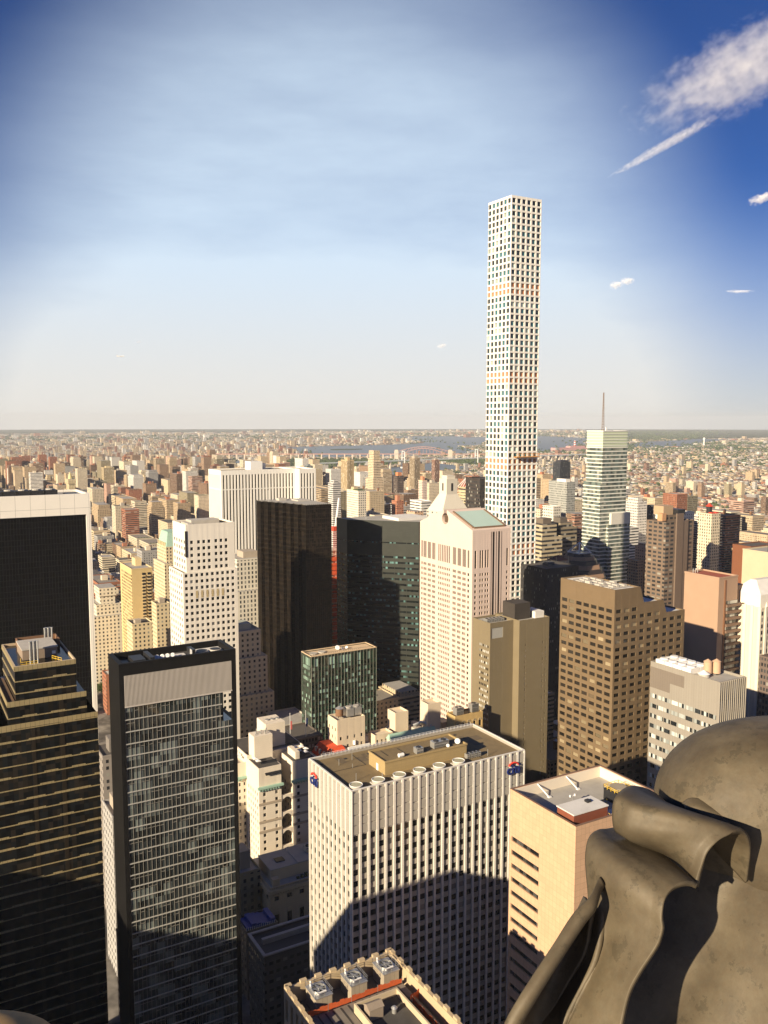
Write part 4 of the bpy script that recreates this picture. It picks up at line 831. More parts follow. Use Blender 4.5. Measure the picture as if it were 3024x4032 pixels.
t = mid('apartment_house', 'dark apartment house with a blue tarpaulin over its roof', 131,350,15,13,32, (.2,.17,.13), PUN, roof=RD); part(t, 'tarpaulin', flat('blue_tarp', (.01,.05,.28), .5, 0, .4, .6), lambda q: [q.box(132+2.3*i,134.25+2.3*i,352,361.5,32,32.8+.5*((i*3)%4)) for i in range(6)]); part(t, 'roof_rail', WHITEP, lambda q: [q.box(131+i*.9,131.2+i*.9,350,350.2,33,34.3) for i in range(16)])
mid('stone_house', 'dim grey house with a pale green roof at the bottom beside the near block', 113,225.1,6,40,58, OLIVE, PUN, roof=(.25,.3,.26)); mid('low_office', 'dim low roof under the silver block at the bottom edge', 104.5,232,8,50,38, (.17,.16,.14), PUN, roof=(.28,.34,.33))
mid('stone_house', 'slim grey house seen in the slot between the two left towers', 84,396,12,20,78, GREY, PUN, roof=RL, extra=bulk(.2,.8,6)); mid('stone_house', 'dark brick house low in the slot between the two left towers', 78,352,14,16,40, BROWN, PUN, roof=RD)
mid('apartment_house', 'grey block under a square hut beyond the gold banded tower', 92,452,16,20,86, (.3,.27,.24), PUN, roof=RD, extra=bulk(.3,.7,7,(.2,.18,.16)))
# ---- mansard hotel behind the silver block
t = thing('grand_hotel', 'ornate cream hotel with a red mansard roof and green copper ridge', 'hotel', (207,418,0)); RC = stone('regis_cream', (.64,.54,.4), .8, .1, .2); mb = MB(); wins = []
gr_ = rows(0, 68, 3.8, .5, .25)
block(mb, wins, 207, 420, 16, 25, 0, 69.5, {'W': (even(24.5,7,.4), gr_), 'S': (even(16,4,.4), gr_)}, rec=.35); block(mb, wins, 223.01, 426, 77, 22, 0, 72, {'S': (even(77,18,.4), gr_)}, rec=.35); block(mb, wins, 236, 416, 64, 9.98, 0, 70, {'S': (even(64,15,.4), gr_), 'W': (even(9.4,2,.4), gr_)}, rec=.35)
block(mb, wins, 217, 429, 18, 12, 70, 91, {'W': (even(11.4,3,.3), [(74,76),(79,81),(84,86)]), 'S': (even(18,4,.3), [(74,76),(79,81)])}, rec=.3); block(mb, wins, 256, 430, 9, 9, 71, 88.5, {}, rec=.2); block(mb, wins, 272.5, 420.01, 9, 8, 69, 94, {}, rec=.2); block(mb, wins, 240, 426.01, 12, 8, 71, 79, {'S': (even(12,4,.4), [(73.5,76)])}, rec=.2)
mb.build('wall', RC, t); windows(t, wins, glass('hotel_glass', (.03,.028,.026)), n=100)
part(t, 'mansard_roof', stone('red_tile', (.62,.085,.03), .75, .15, .6), lambda q: q.prism([(207.6,420.6),(222.4,420.6),(222.4,444),(207.6,444)], 69.6, 76.5, [(211,426),(219.5,426),(219.5,440),(211,440)]))
part(t, 'dormer', RC, lambda q: [q.box(208.4,210.6,424+5*i,426+5*i,69.6,73.8) for i in range(4)]); part(t, 'turret', stone('grey_slate', (.3,.3,.3), .7, .2, .5), lambda q: q.cyl(209.5,421.5,1.3,69.6,78.5,8,.05)); part(t, 'roof_window', DARKM, lambda q: [q.hexa([(213.5+2.4*i,421.6,72.),(214.7+2.4*i,421.6,72.),(214.7+2.4*i,423.3,74.2),(213.5+2.4*i,423.3,74.2),(213.5+2.4*i,421.4,72.3),(214.7+2.4*i,421.4,72.3),(214.7+2.4*i,423.1,74.5),(213.5+2.4*i,423.1,74.5)]) for i in range(3)])
part(t, 'copper_roof', COPPER, lambda q: q.hexa([(246,417,77),(277,417,77),(277,424,77),(246,424,77),(246,420.3,80.4),(277,420.3,80.4),(277,420.7,80.4),(246,420.7,80.4)])); part(t, 'attic', RC, lambda q: q.box(246.3,276.7,417.4,423.6,69.8,76.99)); part(t, 'white_balustrade', WHITEP, lambda q: (q.box(236,246,416,416.5,70,73.5), q.box(222,236,425,425.9,70,75.5), q.hexa([(220,436,75),(228,428,75),(229,429,75),(221,437,75),(220,436,77.5),(228,428,77.5),(229,429,77.5),(221,437,77.5)])))
part(t, 'roof_plant', CONC, lambda q: [q.box(243+6*i,246+6*i,435,440,72,74.5+1.5*(i%3)) for i in range(8)] + [q.box(266,271,424,428,70,79), q.box(284,290,422,430,70,80)]); part(t, 'roof_duct', STEEL, lambda q: (q.tube((266,426,80.5),(271,424,82.5),.8,10), q.tube((271,424,82.5),(275,420,80.5),.8,10)))
water_tank(221, 434, 91, 2.3, 4.2, 'brown wooden water tank with a pale cone lid on the ornate hotel', leg=1.)
for k in range(2): ct = thing('cooling_tower', ('left one of two railed cooling towers on the ornate hotel','right one of two railed cooling towers on the ornate hotel')[k], 'cooling tower', (227+5*k,435,90.9)); part(ct,'casing',STEEL,lambda q:q.box(225+5*k,229.4+5*k,432,438,90.9,95.2)); part(ct,'fan_cowl',CONC,lambda q:q.cyl(227.2+5*k,435,1.7,95.2,96,16)); mb=MB(); railing(mb,[(225+5*k,432),(229.4+5*k,432),(229.4+5*k,438)],95.2,1.3,.06); mb.build('railing',STEEL,ct)
t = thing('office_block', 'golden brick block with a row of arched windows under roof machinery', 'office building', (284,412,0)); mb = MB(); wins = []
block(mb, wins, 283, 407, 20, 8.9, 0, 88.5, {'S': (even(20,5,.5), rows(0,78,3.8,.5,.25)+[(80.,83.6)]), 'W': (even(8.4,2,.4), rows(0,78,3.8,.5,.25))}, rec=.5); mb.build('wall', stone('gold_brick', (.5,.35,.15), .8, .12, .3), t); windows(t, wins, glass('hotel_glass', (.03,.028,.026)), n=60)
part(t, 'arch', CL, lambda q: [q.fb((283,407,1,0), c+1.0*math.cos(math.pi*(i+1)/6)-.3, c+1.0*math.cos(math.pi*i/6), .001, .15, 83.6+1.0*math.sin(math.pi*(i+.5)/6)-.2, 83.9+1.0*math.sin(math.pi*(i+.5)/6)+.2) for c in (2,6,10,14,18) for i in range(6)])
ac_unit(288,411,88,5,4,4.5,'grey box fan unit left on the golden brick block',None,2); ac_unit(299,411,88,5,4,5,'grey box fan unit right on the golden brick block',None,1)
for k in range(2):
    f = thing('flagpole', ('left flagpole with a striped flag before the black sawtooth tower','right flagpole with a dark flag before the black sawtooth tower')[k], 'flagpole', (198+10*k,452,76)); part(f,'pole',WHITEP,lambda q:q.cyl(198+10*k,452,.12,76,92,6)); part(f,'flag',(flat('flag_red',(.55,.12,.1),.8,0,.5,1.5),flat('flag_navy',(.02,.03,.12),.8))[k],lambda q:q.box(198.1+10*k,199.2+10*k,451.9,452.05,82,87))
mid('store_block', 'low dark store block carrying the two flagpoles', 193,448,24,24,76, (.12,.1,.085), OFF, roof=RD)
# ---- between the white tower and the sawtooth tower
mid('office_tower', 'white art deco tower with vertical piers left of the black sawtooth tower', 237,640,30,34,152, (.74,.69,.58), (.3,.36,.42,.62), roof=RL, low=((6,128),), extra=bulk(.3,.7,5), land=1)
mid('stepped_building', 'cream stepped building with a carved frieze beside the sawtooth tower', 199,548,20,26,118, CREAM, PUN, roof=RL, low=((3.5,101),(7.,76)), extra=bulk(.3,.8,4,(.4,.42,.36)))
mid('office_block', 'grey stone office block with ribbon windows at the sawtooth tower foot', 218,510,22,30,62, (.5,.46,.38), (.4,.4,.9,.45), roof=RL); mid('bank_building', 'dark low bank with tall narrow windows below the sawtooth tower', 203,478,20,26,46, (.3,.26,.2), (.5,1.6,.35,.8), roof=RD)

# ================================================================== MIDDLE DISTANCE TOWERS
# ---- green and white banded tower with the mast
t = thing('office_tower', 'pale green glass tower ringed with white bands and topped by a mast', 'skyscraper', (660.7,682.6,0)); BGt = glass('banded_glass', (.10,.125,.115), (.35,.37,.31), .3, .08, tint=(.14,.18,.16), pane=(2.9,4.1)); mb = MB(); gb = MB(); X,Y,w,d = 660.7,682.6,35.7,23.8
gb.box(X,X+w,Y,Y+d,0,233.4); gb.box(X-2,X+w-.3,Y+.02,Y+d+2,0,196); gb.box(X+8,X+w+4,Y-3,Y+d-2,0,150.4); gb.build('curtain_wall', BGt, t); OCC.append((X-2,X+w+4,Y-3,Y+d+2,0,250))
for k in range(57):
    z = 233-4.1*k
    if z < 4: break
    mb.ring(X-.4,X+w+.4,Y-.4,Y+d+.4,z-.9,z+.25,.39)
    if z < 196: mb.ring(X-2.5,X+w-.7,Y-.45,Y+d+2.4,z-.95,z+.2,.43)
    if z < 148: mb.ring(X+7.5,X+w+4.4,Y-3.4,Y+d-2,z-.95,z+.22,.39)
mb.build('floor_bands', stone('band_white', (.72,.72,.64), .5, .06, .2), t)
part(t, 'crown', stone('crown_green', (.50,.56,.40), .4, .06, .2, panel=(3,200,.1), line=.8), lambda q: q.box(X,X+w,Y,Y+d,233.4,249.6)); part(t, 'crown_fins', WHITEP, lambda q: [q.ring(X-.45,X+w+.45,Y-.45,Y+d+.45,234.5+3.05*i,235+3.05*i,.44) for i in range(5)] + [q.ring(X-.5,X+w+.5,Y-.5,Y+d+.5,249.6,250.6,1)])
part(t, 'plant_floor', stone('plant_cream', (.66,.63,.55), .6, .08, .3, panel=(2,200,.1)), lambda q: (q.box(X+12,X+w+4.2,Y-3.2,Y+d-2,150.41,162.4),)); part(t, 'roof', ROOF_L, lambda q: q.box(X+1,X+w-1,Y+1,Y+d-1,249.61,249.8))
mb = MB(); mx, my = X+13, Y+14
for a in range(4):
    c0 = (mx+(-1,1,1,-1)[a]*.9, my+(-1,-1,1,1)[a]*.9); mb.tube((*c0,249.8),(mx+(c0[0]-mx)*.3,my+(c0[1]-my)*.3,291),.22,5)
for k in range(14):
    s = 1-.7*k/14; z = 250+2.9*k; mb.tube((mx-.9*s,my-.9*s,z),(mx+.9*s,my-.9*s,z+2.9),.13,4); mb.tube((mx-.9*s,my-.9*s,z),(mx-.9*s,my+.9*s,z+2.9),.13,4)
mb.build('lattice_mast', stone('mast_brown', (.2,.14,.1), .6, .2, .5), t); part(t, 'mast_aerial', WHITEP, lambda q: (q.cyl(mx+4,my,1.1,249.8,254,8), q.tube((mx+.5,my,275),(mx+2.4,my,277),.3)))
LAND.append(('the white-ringed mast tower', 2310, 2475, 1696))
# ---- dark stepped pyramid with a framed tip
t = thing('office_tower', 'dark brown octagonal stepped pyramid under a white framed tip', 'skyscraper', (545,586,0)); P8 = lambda cx, cy, r: [(cx+r*math.cos(R(22.5+45*i)), cy+r*math.sin(R(22.5+45*i))) for i in range(8)]
cx, cy_ = 566, 612; DBn = stone('dark_brown_glass', (.035,.028,.025), .3, .2, .2, spec=.3); TB = stone('brown_ring', (.28,.18,.12), .6, .12, .2)
a_, b2 = MB(), MB(); z = 0
for k, (r, h) in enumerate(((27,112),(27,4.),(25.5,3.6),(23.5,4),(21.,3.6),(18,4.2),(15.5,3.2),(12,2.8))):
    (a_ if k % 2 == 1 or k == 0 else b2).prism(P8(cx,cy_,r), z, z+h, P8(cx,cy_,r-(0 if k == 0 else 1.1))); z += h
for k in range(26): b2.prism(P8(cx,cy_,27.2), 3+4.2*k, 4.9+4.2*k)
a_.build('curtain_wall', DBn, t); b2.build('stone_rings', TB, t); OCC.append((540,592,586,638,0,136)); mb = MB(); ap_ = (cx,cy_,z+9.5)
for i in range(4):
    c0 = (cx+11*math.cos(R(45+90*i)), cy_+11*math.sin(R(45+90*i))); c1 = (cx+11*math.cos(R(135+90*i)), cy_+11*math.sin(R(135+90*i))); mb.tube((*c0,z),ap_,.55,5); mb.tube((*c0,z+.2),(*c1,z+.2),.45,5)
mb.build('tip_frame', WHITEP, t); part(t, 'colonnade', CREAM and stone('colonnade_tan', (.45,.36,.25), .7, .1, .3), lambda q: [q.box(560+i*1.6,560.5+i*1.6,584.2,584.9,100,112) for i in range(12)]); LAND.append(('the dark stepped pyramid', 2207, 2438, 2118))
# ---- brown notched tower
t = mid('office_tower', 'dark brown tower with deep balconied corners and a blank middle', 632,568,38,24,166, (.20,.145,.105), (.62,.4,.66,.5), roof=RD, cat='skyscraper', tiers=((7,6),), extra=lambda t, x, y, w, d, z: (part(t, 'blank_core', stone('core_brown', (.165,.12,.09), .7, .1, .2), lambda q: (q.box(x+13,x+22,y-1.6,y-.01,0,174), q.box(x+22.01,x+29,y-1.2,y-.01,0,167))), part(t, 'penthouse', stone('pent_tan', (.42,.3,.19), .7, .1, .3), lambda q: q.box(x+6,x+19,y+9,y+21,z,z+8.5)), part(t, 'plant_room', DARKM, lambda q: q.box(x+20,x+30,y+4,y+20,z,z+5)), part(t, 'corner_box', stone('corner_orange', (.5,.28,.15), .7, .1, .3), lambda q: q.box(x+1.5,x+6.8,y+6,y+12,z-5,z+2))))
LAND.append(('the dark brown notched tower', 2558, 2735, 2030))
mid('office_tower', 'broad black slab behind the olive brick block', 452,526,34,34,143, DARK, (.2,.38,.3,.5), roof=RD, extra=bulk(.4,.6,3,(.1,.1,.1)))
mid('apartment_tower', 'stepped tan tower of striped balconies right of the tall white tower', 548,645,26,26,148, (.5,.42,.28), (.3,.4,1.,.5), roof=RD, cat='tower', tiers=((4,7),(4,6)), extra=bulk(.3,.7,5,(.16,.13,.1)))
mid('apartment_tower', 'dark brown topped tower of striped balconies beside its stepped twin', 577,652,22,24,155, (.3,.25,.17), (.3,.4,1.,.5), roof=RD, cat='tower', tiers=((3,5),), extra=bulk(.2,.6,5,(.13,.11,.09)))
t = mid('apartment_tower', 'cream block under a red hipped lantern with corner finials', 515,586,19,17,126, (.68,.54,.36), PUN, cat='tower', tiers=((2.5,10),), extra=lambda t, x, y, w, d, z: (pyramid(4.5, stone('brown_tile', (.25,.1,.06), .8), -2.)(t,x,y,w,d,z), part(t, 'finial', CL, lambda q: [q.cyl(x+fx,y+fy,.7,z-2,z+4.5,6,.1) for fx in (2.5,w-2.5) for fy in (2.5,d-2.5)])))
mid('office_tower', 'grey patterned slab with a dotted net facade below the far black tower', 868,968,16,40,171, (.38,.39,.36), (.28,.34,.5,.5), roof=RW, cat='tower', extra=bulk(.1,.6,5,WHITE))
mid('apartment_tower', 'far black glass tower standing alone beyond the patterned slab', 1191,1349,27,22,178, (.03,.035,.045), (.2,.36,.4,.4), roof=RD, cat='tower', extra=bulk(.2,.9,4,(.04,.04,.05)))
mid('apartment_tower', 'tall salmon brick tower touching the left edge of the mast tower', 1270,1330,22,22,178, (.55,.27,.17), APT, roof=RL, cat='tower', tiers=((4,6),))
mid('office_block', 'white cube block low between white grid tower and patterned slab', 742,862,22,30,128, WHITE, NOW, roof=RW, tiers=((5,7),)); mid('apartment_tower', 'brick tower striped with pale balconies in front of the patterned slab', 742,812,20,16,138, (.36,.2,.14), (.3,.34,1.,.4), roof=RD, cat='tower', tiers=((5,7),))
mid('apartment_tower', 'white balconied tower hugging the lower left of the mast tower', 640,735,11,18,166, (.72,.68,.6), (.3,.33,.5,.5), roof=RL, cat='tower')
t = mid('apartment_tower', 'slim cream pier tower capped with red metal roofs', 774,633,14,18,160, (.72,.62,.45), (.3,.33,.42,.6), roof=RD, cat='tower', extra=lambda t, x, y, w, d, z: (part(t, 'red_roof', REDP, lambda q: (q.box(x+1,x+5,y+1,y+5,z,z+2.4), q.box(x+8,x+12,y+1,y+5,z,z+2.4))), part(t, 'lantern', DARKM, lambda q: q.cyl(x+8,y+10,3,z,z+8,8)), part(t, 'red_cap', REDP, lambda q: q.cyl(x+8,y+10,4.4,z+8,z+11.5,8,.3))))
part(t, 'balcony', stone('balcony_grey', (.3,.27,.22), .8), lambda q: [q.box(788.02,793,634+(0),651,6+3.4*k,6.7+3.4*k) for k in range(45)]); LAND.append(('the red-capped slim tower', 2750, 2832, 2000))
t = mid('office_tower', 'pinkish brown tower with slit corner and glass bands on the right', 432,346,17,26,166, (.42,.28,.19), (.9,.9,.0,.0), roof=RD, cat='skyscraper', extra=lambda t, x, y, w, d, z: (part(t, 'rust_deck', RUST, lambda q: q.box(x+1,x+w-1,y+1,y+d-1,z,z+.2)), part(t, 'vent_pipe', STEEL, lambda q: [q.cyl(x+3+2*k,y+22,.3,z,z+3,8) for k in range(3)])))
part(t, 'window_bands', glass('band_glass', (.03,.028,.025), (.6,.58,.5), .5, .1, pane=(2.2,4.)), lambda q: [q.box(439,449.02,345.6,346.2,2+4.0*k,3.9+4.0*k) for k in range(38)]); part(t, 'balcony_bands', stone('brown_spandrel', (.2,.13,.09), .7), lambda q: [q.box(438.5,454,344.6,345.59,4.2+4.0*k,5.6+4.0*k) for k in range(37)]); part(t, 'slit', stone('slit_rust', (.25,.12,.06), .7), lambda q: q.box(437,438.4,345.7,345.99,0,165)); part(t, 'side_wing', stone('wing_brown', (.22,.14,.1), .7), lambda q: q.box(449.05,459,349,372,0,160)); LAND.append(('the pinkish brown slit tower', 2760, 2940, 2255))
t = mid('office_tower', 'white gothic tower with pointed bays and a bleached hipped roof', 452,331,34,26,148, (.66,.6,.48), (.52,.39,.3,.62), roof=RL, cat='skyscraper', extra=lambda t, x, y, w, d, z: (part(t, 'attic', WS, lambda q: q.box(x+3,x+w-3,y+3,y+d-3,z,z+8.)), part(t, 'hipped_roof', ROOF_W, lambda q: q.prism([(x+3,y+3),(x+w-3,y+3),(x+w-3,y+d-3),(x+3,y+d-3)], z+8.01, z+15.5, [(x+9,y+11),(x+w-9,y+11),(x+w-9,y+d-11),(x+9,y+d-11)]))))
part(t, 'piers', stone('gothic_white', (.70,.64,.52), .7, .06, .2), lambda q: [(q.box(452+5.1*i+3.2,452+5.1*i+5.1,330.4,330.99,0,149.5), q.cyl(452+5.1*i+4.2,330.7,.9,149.5,152.4,6,.05)) for i in range(6)] + [q.box(451.4,451.99,331+5.1*i,332.9+5.1*i,0,149.5) for i in range(5)])
LAND.append(('the white gothic tower', 2880, 3024, 2310))
t = thing('radio_mast', 'rusty lattice radio mast in front of the white gothic tower', 'radio mast', (456,322,0)); mb = MB(); m0 = (458.0,322.)
for a in range(4):
    sx, sy = (-1,1,1,-1)[a], (-1,-1,1,1)[a]; mb.tube((m0[0]+2.2*sx,m0[1]+2.2*sy,120),(m0[0]+.5*sx,m0[1]+.5*sy,178),.16,4)
for k in range(16):
    s0, s1 = 2.2-1.7*k/16, 2.2-1.7*(k+1)/16; z = 120+3.6*k; mb.tube((m0[0]-s0,m0[1]-s0,z),(m0[0]+s1,m0[1]-s1,z+3.6),.1,4); mb.tube((m0[0]+s0,m0[1]-s0,z),(m0[0]-s1,m0[1]-s1,z+3.6),.1,4); mb.tube((m0[0]-s0,m0[1]-s0,z),(m0[0]-s1,m0[1]+s1,z+3.6),.1,4); mb.tube((m0[0]-s0,m0[1]-s0,z),(m0[0]+s0,m0[1]-s0,z),.1,4)
mb.build('lattice', stone('mast_rust', (.3,.13,.06), .7, .2, .5), t); part(t, 'platform', STEEL, lambda q: q.box(m0[0]-1.6,m0[0]+1.6,m0[1]-1.6,m0[1]+1.6,163,163.3))
mid('office_block', 'dark block carrying the rusty radio mast', 450,312,24,17,120, (.16,.12,.1), OFF, roof=RD)
mid('apartment_tower', 'tan slab with vertical grooves at the far right edge', 1000,690,40,30,158, (.66,.53,.3), (.34,.5,.3,1.), roof=RL, cat='tower', extra=bulk(.3,.5,6)); mid('apartment_tower', 'rust red brick slab with a windowless end wall on the right', 700,527,40,20,143, (.21,.08,.038), NOW, roof=RD, cat='tower'); mid('office_tower', 'bright cream windowless slab behind the rusty mast', 600,433,45,26,157, (.56,.47,.32), NOW, roof=RL, cat='tower', extra=bulk(.1,.25,9,(.03,.05,.04)))
mid('office_tower', 'white office tower with fine window strips right of the mast tower', 868,829,17,26,153, (.66,.63,.58), (.3,.36,.6,.42), roof=RL, cat='tower', tiers=((4,6),)); mid('office_tower', 'blue black slab right behind the white strip tower', 905,822,9,26,146, (.05,.055,.07), OFF, roof=RD, cat='tower'); mid('apartment_tower', 'pale pink stepped tower left of the dark brown notched tower', 690,644,8,17,128, PINK, APT, roof=RL, cat='tower', tiers=((2,4),)); mid('apartment_tower', 'orange tan tower in front of the mast tower foot', 672,640,9,14,116, (.5,.3,.18), APT, roof=RL, cat='tower')
mid('apartment_house', 'white slab topped by a long bright roof beyond the notched tower', 900,792,34,36,140, WHITE, (.4,.36,.3,.4), roof=RW); mid('apartment_block', 'tan stepped block with a dark end right of the red capped tower', 800,600,22,26,122, TAN, APT, roof=RL, tiers=((5,8),)); mid('apartment_block', 'pale yellow block low before the rust red slab', 735,520,18,16,116, (.66,.55,.33), APT, roof=RL)
t = mid('office_block', 'white low office with blue glass bands beside the slit tower', 404,372,22,22,128, (.4,.42,.42), (.4,.36,1.,.5), roof=RW, extra=bulk(.1,.6,5,WHITE)); mid('office_block', 'dim glass office block in the gap under the slit tower', 377,352,26,24,96, (.22,.23,.24), OFF, roof=RD)
mid('office_block', 'dark brick block with machinery on its roof at the right edge', 374,268,40,30,96, (.07,.06,.055), OFF, roof=RD, extra=lambda t,x,y,w,d,z: part(t,'roof_plant',CONC,lambda q:[q.box(x+3+6*i,x+7+6*i,y+5,y+12,z,z+3+1.5*(i%2)) for i in range(5)]))
# left of the tall white tower
t = mid('apartment_tower', 'slender cream tower of balconies rising clear against the water', 832,1482,16,22,188, (.72,.58,.40), (.3,.32,.6,.5), roof=RL, cat='tower', tiers=((1.5,9),(1,7)), low=((5,150),)); part(t,'balcony_bands',stone('balcony_cream',(.75,.63,.46),.7),lambda q:[q.box(830.5,848,1480.5,1481.9,10+3.3*k,11.1+3.3*k) for k in range(53)]); LAND.append(('the slender cream tower', 1440, 1500, 1770))
mid('apartment_tower', 'golden ribbed tower left of the slender cream tower', 834,1595,15,30,180, (.66,.5,.28), (.3,.32,.5,1.), roof=RL, cat='tower', extra=bulk(.3,.7,6,(.5,.36,.2)))
t = mid('apartment_block', 'white block with a hedge garden on its roof below the slender cream tower', 545,1012,12,33,168, (.76,.70,.58), (.3,.31,.5,.5), roof=RL); part(t,'hedge',stone('hedge',(.05,.09,.03),.9,.4,.5),lambda q:[q.box(545.5+1.3*i,546.6+1.3*i,1013,1025+(i*5%9),168,170+(i*3%3)) for i in range(8)]); part(t,'penthouse',CL,lambda q:q.box(547,553,1028,1036,168,173))
mid('apartment_tower', 'grey white striped tower left of the roof garden block', 583,1162,13,17,168, (.62,.6,.57), (.3,.32,1.,.4), roof=RL, cat='tower', tiers=((3,5),)); mid('apartment_tower', 'dark brown tower with an orange lift head in front of the water', 821,1373,14,14,160, (.12,.09,.075), (.3,.33,.7,.4), roof=RD, cat='tower', extra=bulk(.2,.8,7,(.55,.22,.1))); mid('apartment_tower', 'white pink tower right beside the dark brown one', 858,1345,10,14,152, (.72,.58,.5), APT, roof=RL, cat='tower', extra=bulk(.1,.6,8,(.55,.25,.14)))
mid('apartment_tower', 'tan ribbed slab, left one of the pair against the bridge', 1060,1696,15,22,176, (.44,.34,.22), (.3,.32,.5,1.), roof=RD, cat='tower', extra=bulk(.1,.7,5)); mid('apartment_tower', 'red brown slab, right one of the pair against the bridge', 1100,1672,13,14,172, (.38,.22,.16), (.3,.32,.5,1.), roof=RD, cat='tower', extra=bulk(.3,.8,4))
# stepped white hotel tower with the lantern crown
t = mid('hotel_tower', 'broad white stone hotel tower with a square lantern and sloped shoulders', 436,650,30,26,178, (.66,.61,.51), (.75,.36,.28,.5), roof=RW, cat='skyscraper', low=((4,160),)); part(t,'sloped_shoulder',stone('hotel_white',(.62,.575,.48),.6,.06,.1),lambda q:q.prism([(436.5,650.5),(465.5,650.5),(465.5,675.5),(436.5,675.5)],178.8,196,[(446.5,658.5),(456.5,658.5),(456.5,668.5),(446.5,668.5)])); part(t,'lantern',MATS['hotel_white'],lambda q:(q.box(445.5,457.5,657.5,669.5,194,208),q.box(447,456,659,668,208.01,211))); part(t,'lantern_window',DARKM,lambda q:(q.box(450.5,452.5,657.35,657.6,197,204),q.box(445.35,445.6,662.5,664.5,197,204)))
part(t,'bay_window',glass('dark_glass',(.014,.016,.018)),lambda q:[q.box(437+7.5*i,440.5+7.5*i,649.4,649.99,160+6*k,164+6*k) for i in range(4) for k in range(3)]); LAND.append(('the white lantern hotel', 1705, 1805, 1870))
t = mid('apartment_tower', 'tan octagon tower of balconies with a white framed pyramid roof', 581,814,17,19,184, (.52,.42,.26), (.3,.33,1.,.5), roof=RL, cat='tower', low=((3,172),)); part(t,'balcony_bands',stone('balcony_tan',(.6,.5,.34),.7),lambda q:[q.ring(579.5,599.5,812.5,834.5,100+3.3*k,101+3.3*k,.9) for k in range(25)]); pyramid(9,RUST,-1,.12,'roof')(t,581,814,17,19,184.9); mb=MB()
for i in range(5):
    for (fx,fy) in ((580.5+17.9*i/4,813.5),(580.5,813.5+20*i/4)): mb.tube((fx,fy,184.9),(589.5+(fx-589.5)*.3,823.5+(fy-823.5)*.3,195),.4,4)
mb.ring(586,593,820,827,194.6,195.4,.6); mb.build('roof_frame',WHITEP,t); LAND.append(('the framed octagon tower', 1800, 1885, 1850))
mid('office_tower', 'dark bronze slab squeezed against the tall white tower', 540,735,30,26,200, (.05,.04,.035), OFF, roof=RD, cat='tower'); t=mid('apartment_tower', 'ornate brick tower stepping up to a small arched lantern', 477,763,13,19,146, (.62,.42,.28), PUN, roof=RL, cat='tower', tiers=((2,8),(1.6,7),(1.2,6)), low=((4,132),)); mid('apartment_tower', 'red brick slab with a square lift head behind the granite prism', 615,1030,11,14,150, (.45,.19,.11), APT, roof=RL, cat='tower', extra=bulk(.3,.7,8,(.45,.2,.12)))
mid('apartment_tower', 'white block with blue striped side right of the ornate brick tower', 560,880,14,26,164, (.76,.74,.7), (.4,.33,1.,.4), roof=RW, cat='tower')
t = thing('construction_tower', 'orange netted tower under construction behind the black sawtooth tower', 'construction site', (333,672,0)); part(t,'frame',stone('raw_concrete',(.5,.44,.36),.9),lambda q:[q.box(333,346,672,690,4*k,4*k+.5) for k in range(1,38)]+[q.box(333.5+6*i,334.3+6*i,672.5,673.3,0,150) for i in range(3)]+[q.box(336,345,676,688,0,149)]); part(t,'netting',NET,lambda q:[q.box(332.8,346.2,671.7,671.95,4.1*k,4.1*k+(3.4 if k%3 else 2.2)) for k in range(8,35)]+[q.box(332.6,332.8,672,690,4.1*k,4.1*k+3.3) for k in range(8,36)]); OCC.append((333,346,672,690,0,150))
c = thing('tower_crane', 'red and white luffing tower crane beside the orange construction tower', 'crane', (337,669,0)); mb=MB(); zc=168
for a in range(4): mb.tube((337+(-1,1,1,-1)[a]*1.0,669+(-1,-1,1,1)[a]*1.0,0),(337+(-1,1,1,-1)[a]*1.0,669+(-1,-1,1,1)[a]*1.0,zc),.09,4)
for k in range(60): mb.tube((336,668,zc*k/60),(338,668,zc*(k+1)/60),.05,4); mb.tube((336,668,zc*k/60),(336,670,zc*(k+1)/60),.05,4)
mb.build('mast',flat('crane_red',(.65,.06,.03),.5),c); part(c,'jib',WHITEP,lambda q:(q.tube((337,669,zc),(343,673,zc+26),.5,5),q.tube((337.8,668.2,zc),(343.4,672.6,zc+26),.35,4))); part(c,'cab',flat('crane_red2',(.6,.08,.04),.5),lambda q:q.box(335,339,667.5,671,zc-2,zc+2))
t = mid('scaffolded_building', 'building wrapped in green netting below the orange construction tower', 277,590,12,30,117, (.25,.5,.36), (.3,.4,.2,.9), roof=RW, extra=bulk(.1,.6,5,CREAM))
